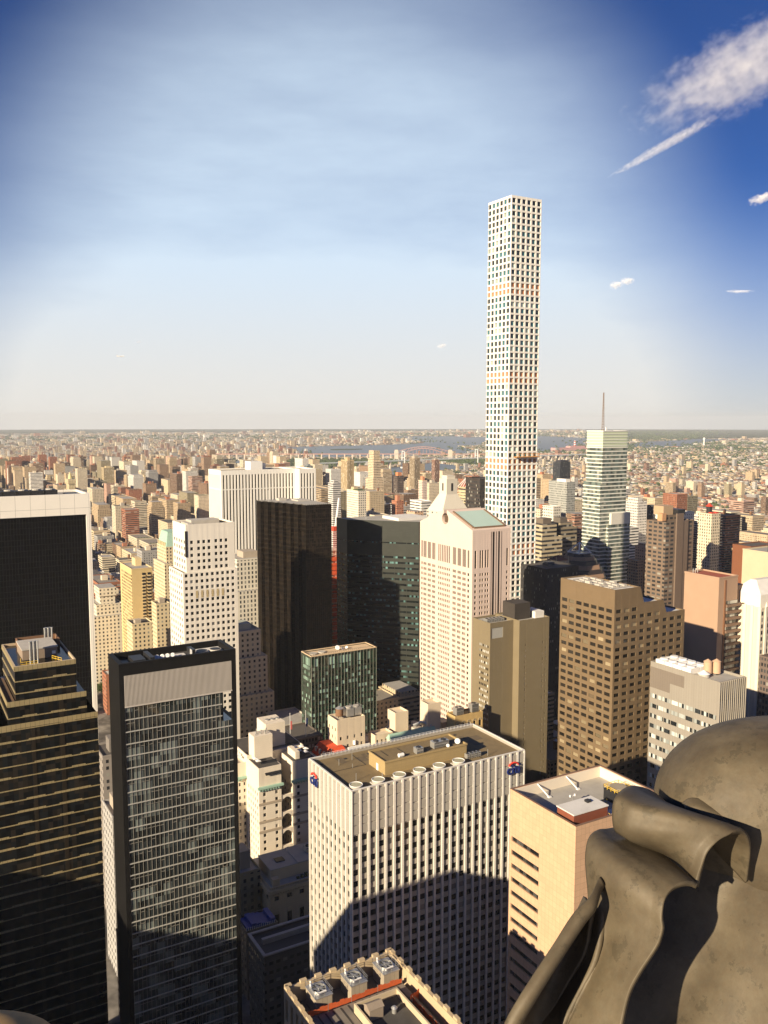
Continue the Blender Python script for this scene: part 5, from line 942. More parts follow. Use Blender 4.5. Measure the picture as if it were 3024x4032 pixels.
# left side, beyond the park corner
t = mid('hotel_tower', 'cream hotel tower under a green copper mansard roof', 255,900,14,34,128, (.70,.58,.37), PUN, roof=RL, cat='tower', low=((5,112),)); part(t,'mansard_roof',COPPER,lambda q:(q.prism([(255.5,900.5),(268.5,900.5),(268.5,933.5),(255.5,933.5)],128.8,143,[(258.5,905),(265.5,905),(265.5,929),(258.5,929)]),q.box(258.6,275,905,929,142.9,144.2))); part(t,'dormer',CREAM and CL,lambda q:[q.box(254.6,257,904+6*i,906+6*i,129,133) for i in range(5)]); LAND.append(('the copper mansard hotel', 603, 660, 2030))
t = mid('apartment_tower', 'yellow brick slab with a blank end wall and stacked dark balconies', 193,795,19,44,125.5, (.66,.50,.24), NOW, roof=RL, cat='tower', extra=bulk(.45,.75,7,(.66,.52,.28))); windows(t, [((193,839,0,-1), 44-4.4*k2-2.6, 44-4.4*k2-.2, 4+3.1*k, 5.9+3.1*k, 0) for k2 in range(9) for k in range(38)], glass('balcony_glass',(.03,.026,.02),(.4,.34,.22),.3)); part(t,'balcony_recess',DARKM,lambda q:(q.box(202.5,205.2,794.6,794.99,2,122),q.box(207.5,210.2,794.6,794.99,2,122))); part(t,'balcony',stone('balcony_yellow',(.6,.46,.25),.8),lambda q:[q.box(x_,x_+3.1,793.6,794.59,4+3.1*k,5.1+3.1*k) for x_ in (202.3,207.3) for k in range(38)])
LAND.append(('the yellow brick slab', 480, 607, 2230))
mid('apartment_block', 'stepped white stone block by the park trees', 172,850,24,32,84, (.74,.67,.53), PUN, roof=RL, tiers=((5,8),(4,8)), low=((5,74),)); mid('apartment_block', 'cream block with a cornice in front of the yellow brick slab', 178,736,17,20,88, (.69,.57,.36), PUN, roof=RD, extra=bulk(.2,.5,3)); mid('apartment_block', 'small cream block tucked right of the yellow brick slab', 208,770,12,16,96, (.68,.57,.37), PUN, roof=RD, extra=bulk(.4,.8,4)); mid('townhouse', 'low red brick house with a white roof by the park trees', 163,775,11,16,36, BRICK, PUN, roof=RW)
t = mid('church_tower', 'square stone bell tower with a grey pyramid spire', 190,985,7,7,76, (.62,.55,.44), (.35,2.,.4,.7), roof=RL, cat='church tower', extra=pyramid(10,stone('grey_slate',(.3,.3,.3)),.4)); t = mid('hotel_tower', 'reddish hipped roof tower with gothic gables by the black slab', 170,1000,16,20,72, (.42,.32,.22), PUN, roof=RL, cat='tower', extra=pyramid(22,stone('salmon_tile',(.55,.26,.16),.8),0,.1))
mid('office_block', 'scaffolded low block with a deep blue banner', 222,735,9,12,78, (.4,.38,.34), PUN, roof=RD, extra=lambda t,x,y,w,d,z: part(t,'banner',flat('banner_blue',(.012,.03,.2),.7),lambda q:q.box(x-.2,x+w*.7,y-.4,y-.05,z-20,z-1)))
t = mid('hotel_tower', 'cream hotel tower stepping to a gold pointed cap', 347,1970,20,40,112, (.62,.52,.32), APT, roof=RL, cat='tower', tiers=((4,14),(2,10)), extra=lambda t,x,y,w,d,z: part(t,'gold_cap',stone('gold_cap',(.55,.46,.2),.5,.1,.3),lambda q:q.prism(P8(x+10,y+20,5.5),z,z+14,P8(x+10,y+20,.4)))); LAND.append(('the gold-capped hotel', 244, 287, 1860))
for nm, lb, x, y, w, d, h, c, s in (
 ('apartment_tower','cream ribbed tower pair-wide beyond the gold capped hotel',560,2600,30,30,126,(.62,.5,.29),(.3,.32,.5,1.)),('office_tower','white and brown striped round-cornered tower in the middle left distance',740,2350,22,22,131,(.7,.62,.52),(.9,.36,1.,.45)),('apartment_tower','dark red brown twin slab right of the striped tower',820,2400,30,20,134,(.24,.11,.075),(.3,.32,.5,1.)),('apartment_tower','tan slab with a square head right of the dark red slab',780,1950,26,28,120,(.52,.42,.27),(.3,.32,.5,1.)),('apartment_tower','olive green glass tower in the middle left distance',850,1900,22,24,124,(.34,.36,.29),(.3,.33,.6,.5)),('apartment_tower','brown tower at the left frame edge above the black slab',215,1560,30,24,98,(.24,.13,.09),APT),('apartment_tower','orange brick tower at the left frame edge below the brown one',160,1330,24,26,70,(.48,.25,.12),APT),('apartment_tower','dark olive tower with fine balconies left of the gold capped hotel',290,1780,24,28,88,(.16,.14,.1),(.3,.32,.8,.5)),('apartment_tower','slate blue tower by the strip of river on the left',1000,2150,18,18,140,(.2,.24,.25),(.3,.32,.6,.5)),('apartment_tower','tan pier tower standing left of the white striped tower',650,1680,18,22,108,(.56,.46,.31),(.3,.32,.5,1.)),('office_block','brown grid block close behind the white striped tower',500,1240,22,26,86,(.34,.25,.17),PUN),('apartment_tower','narrow red tower left of the slate blue tower',930,2180,13,13,128,(.34,.14,.1),(.3,.32,.5,1.))):
    mid(nm, lb, x, y, w, d, h, c, s, roof=RL, cat='tower', extra=bulk(.25,.7,5,tuple(v*.9 for v in c)))
# ================================================================== THE REST OF THE CITY
g = random.Random(11)
PAL = [('cream',CREAM,16),('tan',TAN,16),('sand',SAND,9),('red brick',BRICK,8),('brown',(.3,.2,.13),11),('white',WHITE,9),('grey',GREY,7),('pinkish',PINK,5),('dark brown',BROWN,7),('olive',OLIVE,4),('buff',(.58,.46,.31),8)]
PW = [p[2] for p in PAL]
STYS = [APT,APT,PUN,PUN,RIB,(.3,.32,1.,.45),(.34,.33,.35,.45),OFF]
ROOFS = [RD,RL,RL,RW,(.3,.27,.23),(.2,.18,.16)]
def inpoly(x, y, pl):
    c = False; j = len(pl)-1
    for i in range(len(pl)):
        if (pl[i][1] > y) != (pl[j][1] > y) and x < (pl[j][0]-pl[i][0])*(y-pl[i][1])/(pl[j][1]-pl[i][1])+pl[i][0]: c = not c
        j = i
    return c
GREENS = [[(-900,764),(199,764),(199,4800),(-900,4800)], [(2080,3700),(2330,4180),(2900,4700),(2950,5300),(2650,5450),(2150,5300),(1980,4600),(1900,4050)], [(3010,4100),(3500,4200),(3600,4700),(3120,4900)]]
def blocked(x, y): return any(inpoly(x, y, p) for _, p in RIVERS) or any(inpoly(x, y, p) for p in GREENS)
def seen(x, y):                               # inside (or just outside) the photograph's wedge
    a = math.degrees(math.atan2(x, y)); return 3.5 < a < 57
occ0 = list(OCC)
def free(x0, x1, y0, y1, m=1.5): return not any(x0 < b+m and x1 > a-m and y0 < d_+m and y1 > c-m for a, b, c, d_, _, _ in occ0 if b-a < 200)
LOTS = []                                     # x0 x1 y0 y1 h palette style roof kind
def lot(x0, x1, y0, y1, h, kind='block'):
    cx, cy_ = (x0+x1)/2, (y0+y1)/2
    if not seen(cx, cy_) or blocked(cx, cy_): return
    if 195 < cx < 330 and 396 < cy_ < 530: return
    d = math.hypot(cx, cy_)
    if d < 1300 and not free(x0, x1, y0, y1): return
    LOTS.append((x0, x1, y0, y1, h, g.choices(range(len(PAL)), PW)[0], g.choice(STYS), g.choice(ROOFS), kind))
AX = [219,374,388,478,512,640,654,790,808,1000,1018,1212,1230,1380]
def height(cx, cy_, avenue):
    d = math.hypot(cx, cy_)
    if cy_ < 760:
        if cx > 640: return g.choice((20,30,40,55,70,90)) if avenue else g.choice((16,20,25,35,60))
        if d < 330: return g.uniform(14,34)
        return g.choice((22,30,45,60)) if d < 520 else g.choice((25,40,60,75))
    if cx < 660 and cy_ < 2400: return g.choice((38,44,48,50,55,62) if cy_ < 1500 or cx < 400 else (44,50,58,75,95)) if avenue else g.choice((15,17,18,20,22,35,45))
    if cy_ > 3500: return g.choice((16,18,20,22,45,58)) if avenue else g.choice((15,16,18,20))
    return g.choice((38,55,70,85,95,105,115,125,135)) if avenue else g.choice((16,18,20,25,30,45,70))
for bx0, bx1 in zip(AX[0::2], AX[1::2]):
    pass
BL = list(zip([219,388,512,654,808,1018,1230], [374,478,640,790,1000,1212,1390]))
for k in range(-2, 70):
    y0 = 40+80*k + 8; y1 = 40+80*(k+1) - 8
    for bi, (x0, x1) in enumerate(BL):
        x0 += 4; x1 -= 4
        if k >= 45 and bi > 4: continue
        coarse = k > 22
        for xa, xb in ((x0, x0+g.uniform(24,32)), (x1-g.uniform(24,32), x1)):
            n = g.choice((1,2,2)); ys = [y0 + (y1-y0)*i/n for i in range(n+1)]
            for ya, yb in zip(ys, ys[1:]): lot(xa, xb, ya, yb-.6, height((xa+xb)/2, ya, True), 'avenue')
        p = x0+32.5
        while p < x1-36:
            w = min(g.choice((7,8,12,16,20,26)) * (1.6 if coarse else 1), x1-33-p)
            if w < 5: break
            h = height(p, y0, False)
            if w < 10: h = min(h, 20)
            lot(p, p+w-.3, y0, y0+g.uniform(24,30), h); h2 = height(p, y0, False); lot(p, p+w-.3, y1-g.uniform(24,30), y1, h2 if w >= 10 else min(h2,20)); p += w
# housing towers of Harlem and East Harlem
for k in range(120):
    x, y = g.uniform(420, 1500), g.uniform(3000, 5600)
    for i in range(g.choice((1,2,3))): lot(x+i*45, x+i*45+18, y+(i%2)*40, y+(i%2)*40+26, g.choice((45,52,58,60)), 'project')
# Roosevelt island and the far shore
for k in range(26):
    x, y = g.uniform(1560,1640), 200+k*100; LOTS.append((x,x+24,y,y+40,g.choice((25,40,60,62)),g.choice((1,3,7)),APT,RL,'project')) if seen(x,y) else None
x = 1860; coln = 0
while x < 15000:
    step = 24 if x < 4200 else 44 if x < 6500 else 90
    y = -600.; row = 0
    while y < 9000:
        d = math.hypot(x, y)
        if seen(x, y) and g.random() < (.74 if d < 6000 else .6):
            r = g.random(); w, e = g.uniform(.4,.85)*step, g.uniform(.4,.85)*step; h = g.choice((7,8,9,10,12))
            if r < .03: w, e, h = step*g.uniform(1,2), step*g.uniform(1,2), g.choice((9,12))
            elif r < .05: h = g.choice((22,30,45))
            lot(x, x+w, y, y+e, h, 'low')
        row = row+1; y += step*g.uniform(.9,1.1) + (step*.55 if row % 5 == 0 else 0)
    coln += 1; x += step + (step*.6 if coln % 6 == 0 else 0)
for k in range(44):                            # brick housing estates across the river
    x, y = g.uniform(1900,4600), g.uniform(900,3600)
    for i in range(4): lot(x+i*55, x+i*55+16, y+(i*37)%70, y+(i*37)%70+34, g.choice((20,22,26,45)), 'project')
# the Bronx and beyond
y = 5650.
while y < 20000:
    step = 34 if y < 8200 else 62 if y < 11500 else 120
    x = y*.06
    while x < y*.93:
        if seen(x, y) and g.random() < (.78 if y < 9000 else .5 if y < 12500 else .3):
            h = g.choice((10,12,15,16,18,20)) if g.random() > .06 else g.choice((38,50,60)); lot(x, x+step*g.uniform(.4,.85), y, y+step*g.uniform(.4,.8), h, 'low') if not (x > 1860 and y < 9000 and x > y*.62) else None
        x += step*g.uniform(.85,1.2)
    y += step
# which ones show largest: projected area x share of sight lines that reach the deck
vv, ff = [], []
for a, b_, c, d_, z0, z1 in OCC + [(l[0],l[1],l[2],l[3],0,l[4]) for l in LOTS if math.hypot(l[0],l[2]) < 4200]:
    k = len(vv); vv += [(a,c,z0),(b_,c,z0),(b_,d_,z0),(a,d_,z0),(a,c,z1),(b_,c,z1),(b_,d_,z1),(a,d_,z1)]; ff += [tuple(int(q)+k for q in f) for f in FQ]
bvh = BVHTree.FromPolygons(vv, ff)
score = []
for i, l in enumerate(LOTS):
    x0, x1, y0, y1, h = l[:5]; d = math.hypot((x0+x1)/2, (y0+y1)/2)
    if d > 3600: continue
    px, py = px_of((x0+x1)/2, (y0+y1)/2, h)
    if not (-40 < px < 3064) or py > 4100: continue
    vis = 0
    for (sx, sy, sz) in ((.5,0,.95),(0,.5,.95),(.15,0,.7),(.85,0,.7),(0,.5,.6),(.5,0,.35),(.5,.5,1.)):
        p = Vector((x0+(x1-x0)*sx, y0+(y1-y0)*sy, h*sz+(.3 if sz == 1 else 0))); dr = p-CAM; L = dr.length; hit = bvh.ray_cast(CAM, dr/L, L-1.2)
        qx, qy = px_of(*p); vis += hit[0] is None and 0 < qx < 3024 and 0 < qy < 4032
    if vis: score.append((vis/7*((x1-x0)*math.cos(math.atan2(x0,y0))+(y1-y0)*math.sin(math.atan2(x0,y0)))*(h+.3*(y1-y0))/d**2, i, px, py, d, vis))
score.sort(reverse=True); pick = score[:300]; chosen = {s[1] for s in pick}
# ---- one mesh for the rest of the city
rest = [l for i, l in enumerate(LOTS) if i not in chosen]
bx, co, st, rf = [], [], [], []
for l in rest:
    x0,x1,y0,y1,h,pi,sy_,ro,kind = l; c = PAL[pi][1]; k = g.uniform(.75,1.2); c = tuple(min(.85,v*k) for v in c)
    if kind == 'low': c = g.choice((c, c, WHITE, CREAM, SAND, TAN, GREY, (.3,.15,.1))); ro = g.choice((RD, RL, RW, RW, (.3,.27,.23), (.25,.12,.09)))
    if kind == 'project': c = g.choice((BRICK, SAND, TAN, TAN, CREAM, (.34,.21,.14)))
    bx.append((x0,x1,y0,y1,0,h)); co.append(c); st.append(sy_); rf.append(ro)
    if kind in ('avenue','block','project') and g.random() < .7:
        w, e = x1-x0, y1-y0; a, b_ = g.uniform(.1,.5), g.uniform(.1,.5); bx.append((x0+w*a,x0+w*a+min(8,w*.4),y0+e*b_,y0+e*b_+min(9,e*.4),h,h+g.uniform(2.5,6))); co.append(tuple(v*.9 for v in c)); st.append(NOW); rf.append(RD)
    if kind == 'avenue' and h > 34 and g.random() < .6: bx.append((x0+2.5,x1-2.5,y0+2.5,y1-2.5,h,h+g.choice((3.5,7,10)))); co.append(c); st.append(sy_); rf.append(ro)
o = bpy.data.objects.new('city_buildings', city_mesh('city_buildings', bx, co, st, rf)); COL.objects.link(o); tag(o, 'dense far city of low brick and pale buildings spreading to the horizon', 'city', kind='stuff')
# ---- the 300 that show largest, one thing each
ORD = ['first','second','third','fourth','fifth','sixth','seventh','eighth','ninth']
todo = []
for sc_, i, px, py, d, vis in pick:
    x0,x1,y0,y1,h,pi,sy_,ro,kind = LOTS[i]; cn = PAL[pi][0]; w, e = x1-x0, y1-y0
    feat = g.choice(('tank','bulk','both','setback','plain','garden')); feat = feat if h > 14 else g.choice(('bulk','plain','garden'))
    if h < 24 and w < 14: form, nm = 'row house', 'row_house'
    elif h < 26: form, nm = 'low building', 'low_building'
    elif h > 70: form, nm = 'apartment tower', 'apartment_tower'
    elif w > 24 and h < 70: form, nm = 'wide apartment block', 'apartment_block'
    else: form, nm = 'apartment block', 'apartment_block'
    rn = 'dark' if ro[0] < .25 else 'white' if ro[0] > .6 else 'pale' if ro[0] > .4 else 'grey'
    ft = {'tank':'with a water tank','bulk':'with a roof hut','both':'with roof hut and water tank','setback':'with a set-back top','plain':'with a bare %s roof' % rn,'garden':'with a green roof terrace'}[feat]
    over = [(abs(px-(a+b_)/2), n) for n, a, b_, top in LAND if a-5 <= px <= b_+5 and py < top]
    side = sorted([(px-b_, 'right of', n, top) for n, a, b_, top in LAND if px > b_ and py > top-60] + [(a-px, 'left of', n, top) for n, a, b_, top in LAND if px < a and py > top-60])
    if over and min(over)[0] < 260: rel = 'above ' + min(over)[1]
    elif side: rel = side[0][1] + ' ' + side[0][2]
    else: rel = 'in the open far rows'
    todo.append([i, px, py, d, nm, form, cn, ft, feat, rel])
from collections import defaultdict
bykey = defaultdict(list)
for r in todo: bykey[(r[5], r[6], r[7], r[9])].append(r)
def mkroof(t, x0, x1, y0, y1, h, feat, col, tall):
    w, e = x1-x0, y1-y0
    if feat == 'setback': city_part(t, 'setback_storeys', [(x0+2,x1-2,y0+2,y1-2,h,h+g.choice((3.4,6.8,10)))], col, APT, RL); return
    if feat in ('bulk','both'):
        a = g.uniform(.12,.45); part(t, 'roof_hut', stone('hut_%d' % g.randrange(4), g.choice((CREAM,TAN,(.4,.36,.3),BRICK)), .85, .15, .4), lambda q: q.box(x0+w*a,x0+w*a+min(7,w*.35),y0+e*.35,y0+e*.35+min(8,e*.35),h,h+(3 if not tall else 5.5)))
    if feat in ('tank','both'):
        tx, ty = x0+w*g.uniform(.6,.8), y0+e*g.uniform(.3,.7); r_ = min(1.9,w*.16)
        k = part(t, 'water_tank', WOODT, lambda q: (q.cyl(tx,ty,r_,h+2.6,h+2.6+r_*2,10), q.box(tx-r_*.7,tx+r_*.7,ty-r_*.7,ty+r_*.7,h,h+2.59))); part(k, 'tank_lid', STEEL, lambda q: q.cyl(tx,ty,r_*1.05,h+2.6+r_*2,h+2.6+r_*2.7,10,.05))
    if feat == 'garden': part(t, 'roof_planting', stone('roof_plants', (.05,.085,.03), .9, .4, .5), lambda q: [q.box(x0+.8+i*1.7,x0+2.1+i*1.7,y0+.8,y0+2.2+(i*7%3),h+.02,h+1.+.5*(i*5%3)) for i in range(max(1,int((w-2)/1.7)))])
for key, rs in bykey.items():
    rs.sort(key=lambda r: r[1]); n = len(rs)
    for k, (i, px, py, d, nm, form, cn, ft, feat, rel) in enumerate(rs):
        x0,x1,y0,y1,h,pi,sy_,ro,kind = LOTS[i]; c = PAL[pi][1]; u = g.uniform(.85,1.12); c = tuple(min(.85,v*u) for v in c)
        lb = f'{cn} {form} {ft} {rel}'
        if n > 1:
            pre = ('left one of two, ','right one of two, ')[k] if n == 2 else f'{ORD[min(k,8)]} from left, '
            lb = pre + (lb if len((pre+lb).split()) <= 16 else f'{cn} {form} {ft} {rel}'.replace(' apartment',''))
        lb = ' '.join(lb.split()[:16])
        t = thing(nm, lb, {'row_house':'house','low_building':'building'}.get(nm,'building'), (x0,y0,0), 'city buildings between the towers')
        boxes = [(x0,x1,y0,y1,0,h)]
        city_part(t, 'wall', boxes, c, sy_, ro)
        part(t, 'cornice', stone('cornice_%d' % pi, tuple(v*.85 for v in PAL[pi][1]), .8, .1, .3), lambda q: q.ring(x0-.35,x1+.12,y0-.35,y1+.12,h-.9,h+.9,.55))
        mkroof(t, x0, x1, y0, y1, h+.01, feat, c, h > 40)

# ================================================================== TREES
LEAF = None
def leaf_mat(name, a, b_):
    m, nt, b = newmat(name); gg = nt.nodes.new('ShaderNodeNewGeometry'); c = mixc(nt, gg.outputs['Random Per Island'], a, b_)
    nt.links.new(c, b.inputs['Base Color']); b.inputs['Roughness'].default_value = .8; b.inputs['Specular IOR Level'].default_value = .15; return m
LEAF = leaf_mat('foliage', (.03,.05,.014), (.085,.105,.03)); BARK = stone('bark', (.09,.06,.04), .95, .3, 1.)
def tree_meshes(seed):
    r = random.Random(seed); tr = MB(); pts = []
    tr.tube((0,0,-.3),(.2,.1,4.5),.42,7); tips = []
    for k in range(7):
        a = k*.9+r.random(); e = (math.cos(a)*r.uniform(2.2,4.2), math.sin(a)*r.uniform(2.2,4.2), r.uniform(7,13)); tr.tube((.2,.1,r.uniform(3,4.6)), e, .16, 5); tips.append((e, r.uniform(2.1,3.4)))
    tips.append(((0,0,13.5), 2.6)); cr = MB()
    for (e, rad) in tips:
        for j in range(230):
            v = Vector((r.gauss(0,1), r.gauss(0,1), r.gauss(0,1))).normalized()*rad*(r.random()**.4); p = Vector(e)+Vector((v.x,v.y,v.z*.8)); s = r.uniform(.25,.55)
            a1 = Vector((r.gauss(0,1),r.gauss(0,1),r.gauss(0,1))).normalized()*s; a2 = a1.orthogonal().normalized()*s*.8; b0 = len(cr.v); cr.v += [tuple(p-a1), tuple(p+a2), tuple(p+a1), tuple(p-a2)]; cr.f.append((b0,b0+1,b0+2,b0+3))
    def me(q, n, m): k = bpy.data.meshes.new(n); k.from_pydata(q.v, [], q.f); k.materials.append(m); return k
    return me(tr,'trunk',BARK), me(cr,'crown',LEAF)
TM = [tree_meshes(k) for k in range(3)]
tsp = []
for k in range(34):
    tsp.append((g.uniform(112,194), 765+g.random()*230))
for k, (x, y) in enumerate(sorted(tsp, key=lambda p: p[1])):
    t = thing('park_tree', 'dark leafy tree among those at the park corner beside the black slab', 'tree', (x,y,0), 'trees at the park corner'); tm, cm = TM[k%3]; s = g.uniform(1.0,1.5)
    for nm, me_ in (('trunk',tm),('crown',cm)):
        o = bpy.data.objects.new(nm, me_); COL.objects.link(o); o.parent = t
    t.scale = (s*1.15,s*1.15,s); t.rotation_euler = (0,0,g.uniform(0,6.28))
# far greenery that reads as masses: many small crowns
ico = [(0,0,1),(.89,0,.45),(.28,.85,.45),(-.72,.53,.45),(-.72,-.53,.45),(.28,-.85,.45),(.72,.53,-.45),(-.28,.85,-.45),(-.89,0,-.45),(-.28,-.85,-.45),(.72,-.53,-.45),(0,0,-1)]
icf = [(0,1,2),(0,2,3),(0,3,4),(0,4,5),(0,5,1),(1,6,2),(2,7,3),(3,8,4),(4,9,5),(5,10,1),(2,6,7),(3,7,8),(4,8,9),(5,9,10),(1,10,6),(6,11,7),(7,11,8),(8,11,9),(9,11,10),(10,11,6)]
cr = []
def sow(n, fn, s0, s1):
    for _ in range(n):
        x, y = fn(); s = g.uniform(s0, s1); cr.append((x, y, s))
def inside(pl):
    xs, ys = [p[0] for p in pl], [p[1] for p in pl]
    while True:
        x, y = g.uniform(min(xs),max(xs)), g.uniform(min(ys),max(ys))
        if inpoly(x, y, pl): return x, y
sow(1500, lambda: inside(GREENS[1]), 6, 11); sow(900, lambda: inside(GREENS[2]), 6, 12); sow(500, lambda: (g.uniform(20,195), g.uniform(1000,4800)), 6, 9)
for k in range(2600):                           # clumps of street trees and parks
    if g.random() < .6: x, y = g.uniform(1900,9500), g.uniform(0,7500)
    else: y = g.uniform(5600,16000); x = y*g.uniform(.1,1.2)
    if not seen(x, y) or blocked(x, y): continue
    d = math.hypot(x, y); n = g.choice((2,4,8,14)); sp_ = 12+d*.012
    for _ in range(n): cr.append((x+g.gauss(0,sp_*1.6), y+g.gauss(0,sp_), g.uniform(4,7)*(1+d/9000)))
for k in range(260): cr.append((g.uniform(230,1300), g.choice(STY)+g.choice((-6,6))+80*g.randrange(0,30), g.uniform(3,4.5)))
V = np.array(ico); A = np.array(cr); n = len(A); rs_ = np.random.RandomState(2)
jit = 1+.35*(rs_.rand(n,12,1)-.5)*2
vx = V[None]*jit*A[:,None,2:3]*np.array([1,1,.75]) ; vx[...,0] += A[:,0:1]; vx[...,1] += A[:,1:2]; vx[...,2] += A[:,2:3]*.7
fx = np.array(icf)[None]+12*np.arange(n)[:,None,None]
me = bpy.data.meshes.new('woodland'); me.vertices.add(n*12); me.vertices.foreach_set('co', vx.reshape(-1)); me.loops.add(n*60); me.loops.foreach_set('vertex_index', fx.reshape(-1).astype(np.int32)); me.polygons.add(n*20); me.polygons.foreach_set('loop_start', (np.arange(n*20)*3).astype(np.int32)); me.update(calc_edges=True); me.materials.append(leaf_mat('far_foliage', (.035,.06,.02), (.08,.105,.04)))
if hasattr(me,'shade_flat'): me.shade_flat()
o = bpy.data.objects.new('woodland', me); COL.objects.link(o); tag(o, 'far dark green tree masses along rivers and between the far houses', 'trees', kind='stuff')

# ================================================================== BRIDGES AND FAR LANDMARKS
BRW = stone('bridge_steel', (.6,.62,.6), .5, .05, .01); BRR = stone('bridge_red', (.45,.25,.2), .7, .1, .01); PIER = stone('bridge_stone', (.55,.47,.38), .8, .1, .01)
t = thing('suspension_bridge', 'pale suspension bridge with two tall towers crossing the far river', 'bridge', (2538,4179,0))
A0, A1 = Vector((2460,4170,0)), Vector((3240,4266,0)); T0, T1 = Vector((2538,4179,0)), Vector((3092,4247,0)); dv = (A1-A0).normalized(); nv = Vector((-dv.y,dv.x,0))
for T in (T0, T1): part(t, 'tower', BRW, lambda q: ([q.tube(tuple(T+nv*s-Vector((0,0,2))), tuple(T+nv*s*.8+Vector((0,0,98))), 3.4, 6) for s in (-13,13)], q.tube(tuple(T+nv*-13+Vector((0,0,60))),tuple(T+nv*13+Vector((0,0,60))),2.2,5), q.tube(tuple(T+nv*-11+Vector((0,0,95))),tuple(T+nv*11+Vector((0,0,95))),2.2,5), q.prism([(T.x-16,T.y-16),(T.x+16,T.y-16),(T.x+16,T.y+16),(T.x-16,T.y+16)],0,9)))
part(t, 'deck', BRW, lambda q: q.fb((A0.x-600*dv.x,A0.y-600*dv.y,dv.x,dv.y), 0, (A1-A0).length+1500, -13, 13, 41, 46)); part(t, 'approach_piers', PIER, lambda q: [q.fb((A0.x-600*dv.x,A0.y-600*dv.y,dv.x,dv.y), s, s+7, -10, 10, 0, 40.9) for s in list(range(20,600,70))+list(range(1400,2200,70))])
def cable(q, s):
    L = (T1-T0).length
    for k in range(-6, 26):
        f = lambda k_: T0+dv*(L*k_/20)+nv*s+Vector((0,0, 50+46*((k_/10-1)**2) if 0 <= k_ <= 20 else 96-(50*(-k_ if k_ < 0 else k_-20)/6)))
        q.tube(tuple(f(k)), tuple(f(k+1)), 1.0, 4)
        if 0 < k < 20: q.tube(tuple(f(k)), (f(k).x,f(k).y,46), .4, 3)
part(t, 'cable', BRW, lambda q: cable(q, -11)); part(t, 'cable', BRW, lambda q: cable(q, 11))
t = thing('arch_bridge', 'rusty steel arch rail bridge with stone end towers behind the suspension bridge', 'bridge', (3023,5069,0)); B0, B1 = Vector((3023,5069,0)), Vector((3338,4887,0)); dv = (B1-B0).normalized(); L = (B1-B0).length; nv = Vector((-dv.y,dv.x,0))
for B in (B0, B1): part(t, 'stone_tower', PIER, lambda q: (q.fb((B.x,B.y,dv.x,dv.y), -14, 14, -18, 18, 0, 66), q.fb((B.x,B.y,dv.x,dv.y), -11, 11, -15, 15, 66.01, 72)))
def arch(q):
    for s in (-9, 9):
        for k in range(16):
            f = lambda k_, hi: B0+dv*(L*k_/16)+nv*s+Vector((0,0, (58+34*math.sin(math.pi*k_/16) if hi else 28+52*math.sin(math.pi*k_/16))))
            q.tube(tuple(f(k,1)),tuple(f(k+1,1)),1.6,4); q.tube(tuple(f(k,0)),tuple(f(k+1,0)),1.8,4); q.tube(tuple(f(k,0)),tuple(f(k+1,1)),.9,4); q.tube(tuple(f(k,0)),(f(k,0).x,f(k,0).y,42),.8,4)
part(t, 'arch', BRR, arch); part(t, 'deck', BRR, lambda q: q.fb((B0.x-1300*dv.x,B0.y-1300*dv.y,dv.x,dv.y), 0, L+2100, -9, 9, 40, 45)); part(t, 'viaduct_piers', PIER, lambda q: [q.fb((B0.x-1300*dv.x,B0.y-1300*dv.y,dv.x,dv.y), s, s+8, -8, 8, 0, 39.9) for s in list(range(10,1280,52))+list(range(1700,2400,52))])
t = thing('power_station', 'pink low power station with a red banded chimney across the water', 'power station', (5380,6050,0)); part(t,'hall',stone('hall_pink',(.55,.3,.28),.8,.1,.01),lambda q:(q.box(5250,5620,6000,6080,0,26),q.box(5420,5600,6010,6070,26,40))); part(t,'chimney',WHITEP,lambda q:q.cyl(5500,6040,9,0,88,12,7)); part(t,'chimney_band',REDP,lambda q:[q.cyl(5500,6040,9.2-.5*i,40+18*i,48+18*i,12) for i in range(3)])
t = thing('control_tower', 'white control tower rising above a flat far field on the right', 'control tower', (7600,6350,0)); part(t,'shaft',WHITEP,lambda q:q.cyl(7600,6350,9,0,70,10,6)); part(t,'cab',WHITEP,lambda q:(q.cyl(7600,6350,12,70,84,10,14),q.cyl(7600,6350,10,84,92,10,6)))
isl = structure('island', (lambda q: (q.prism([(3560,7150),(3700,7080),(3900,7180),(4000,7330),(3880,7420),(3680,7380)], -1, 2.5), q)[1])(MB()), stone('island_green', (.05,.07,.03), .95, .3, .02))
t = thing('airliner', 'tiny white airliner low in the sky at the left', 'airplane', (1900,8000,840)); part(t,'fuselage',WHITEP,lambda q:(q.tube((1872,8012,840),(1932,7986,842),3.2,8),)); part(t,'wing',WHITEP,lambda q:q.prism([(1895,8000),(1905,7998),(1925,8040),(1919,8041)],838,838.8)); part(t,'wing',WHITEP,lambda q:q.prism([(1895,8000),(1899,7960),(1893,7960),(1905,7998)][::-1],838,838.8)); part(t,'tail_fin',WHITEP,lambda q:q.box(1872,1879,8009,8011,842,852))
# ================================================================== AIR
hz, hnt, hb = newmat('haze'); hnt.nodes.remove(hb); pv = hnt.nodes.new('ShaderNodeVolumePrincipled'); pv.inputs['Density'].default_value = 3.0e-5; pv.inputs['Color'].default_value = (.84,.885,.94,1); pv.inputs['Anisotropy'].default_value = .0
hnt.links.new(pv.outputs[0], hnt.nodes['Material Output'].inputs['Volume'])
q = MB(); q.box(-31500,31500,-31500,31500,-4,470); tag(q.build('haze', hz), 'pale blue summer haze over the whole city', 'haze', kind='stuff')
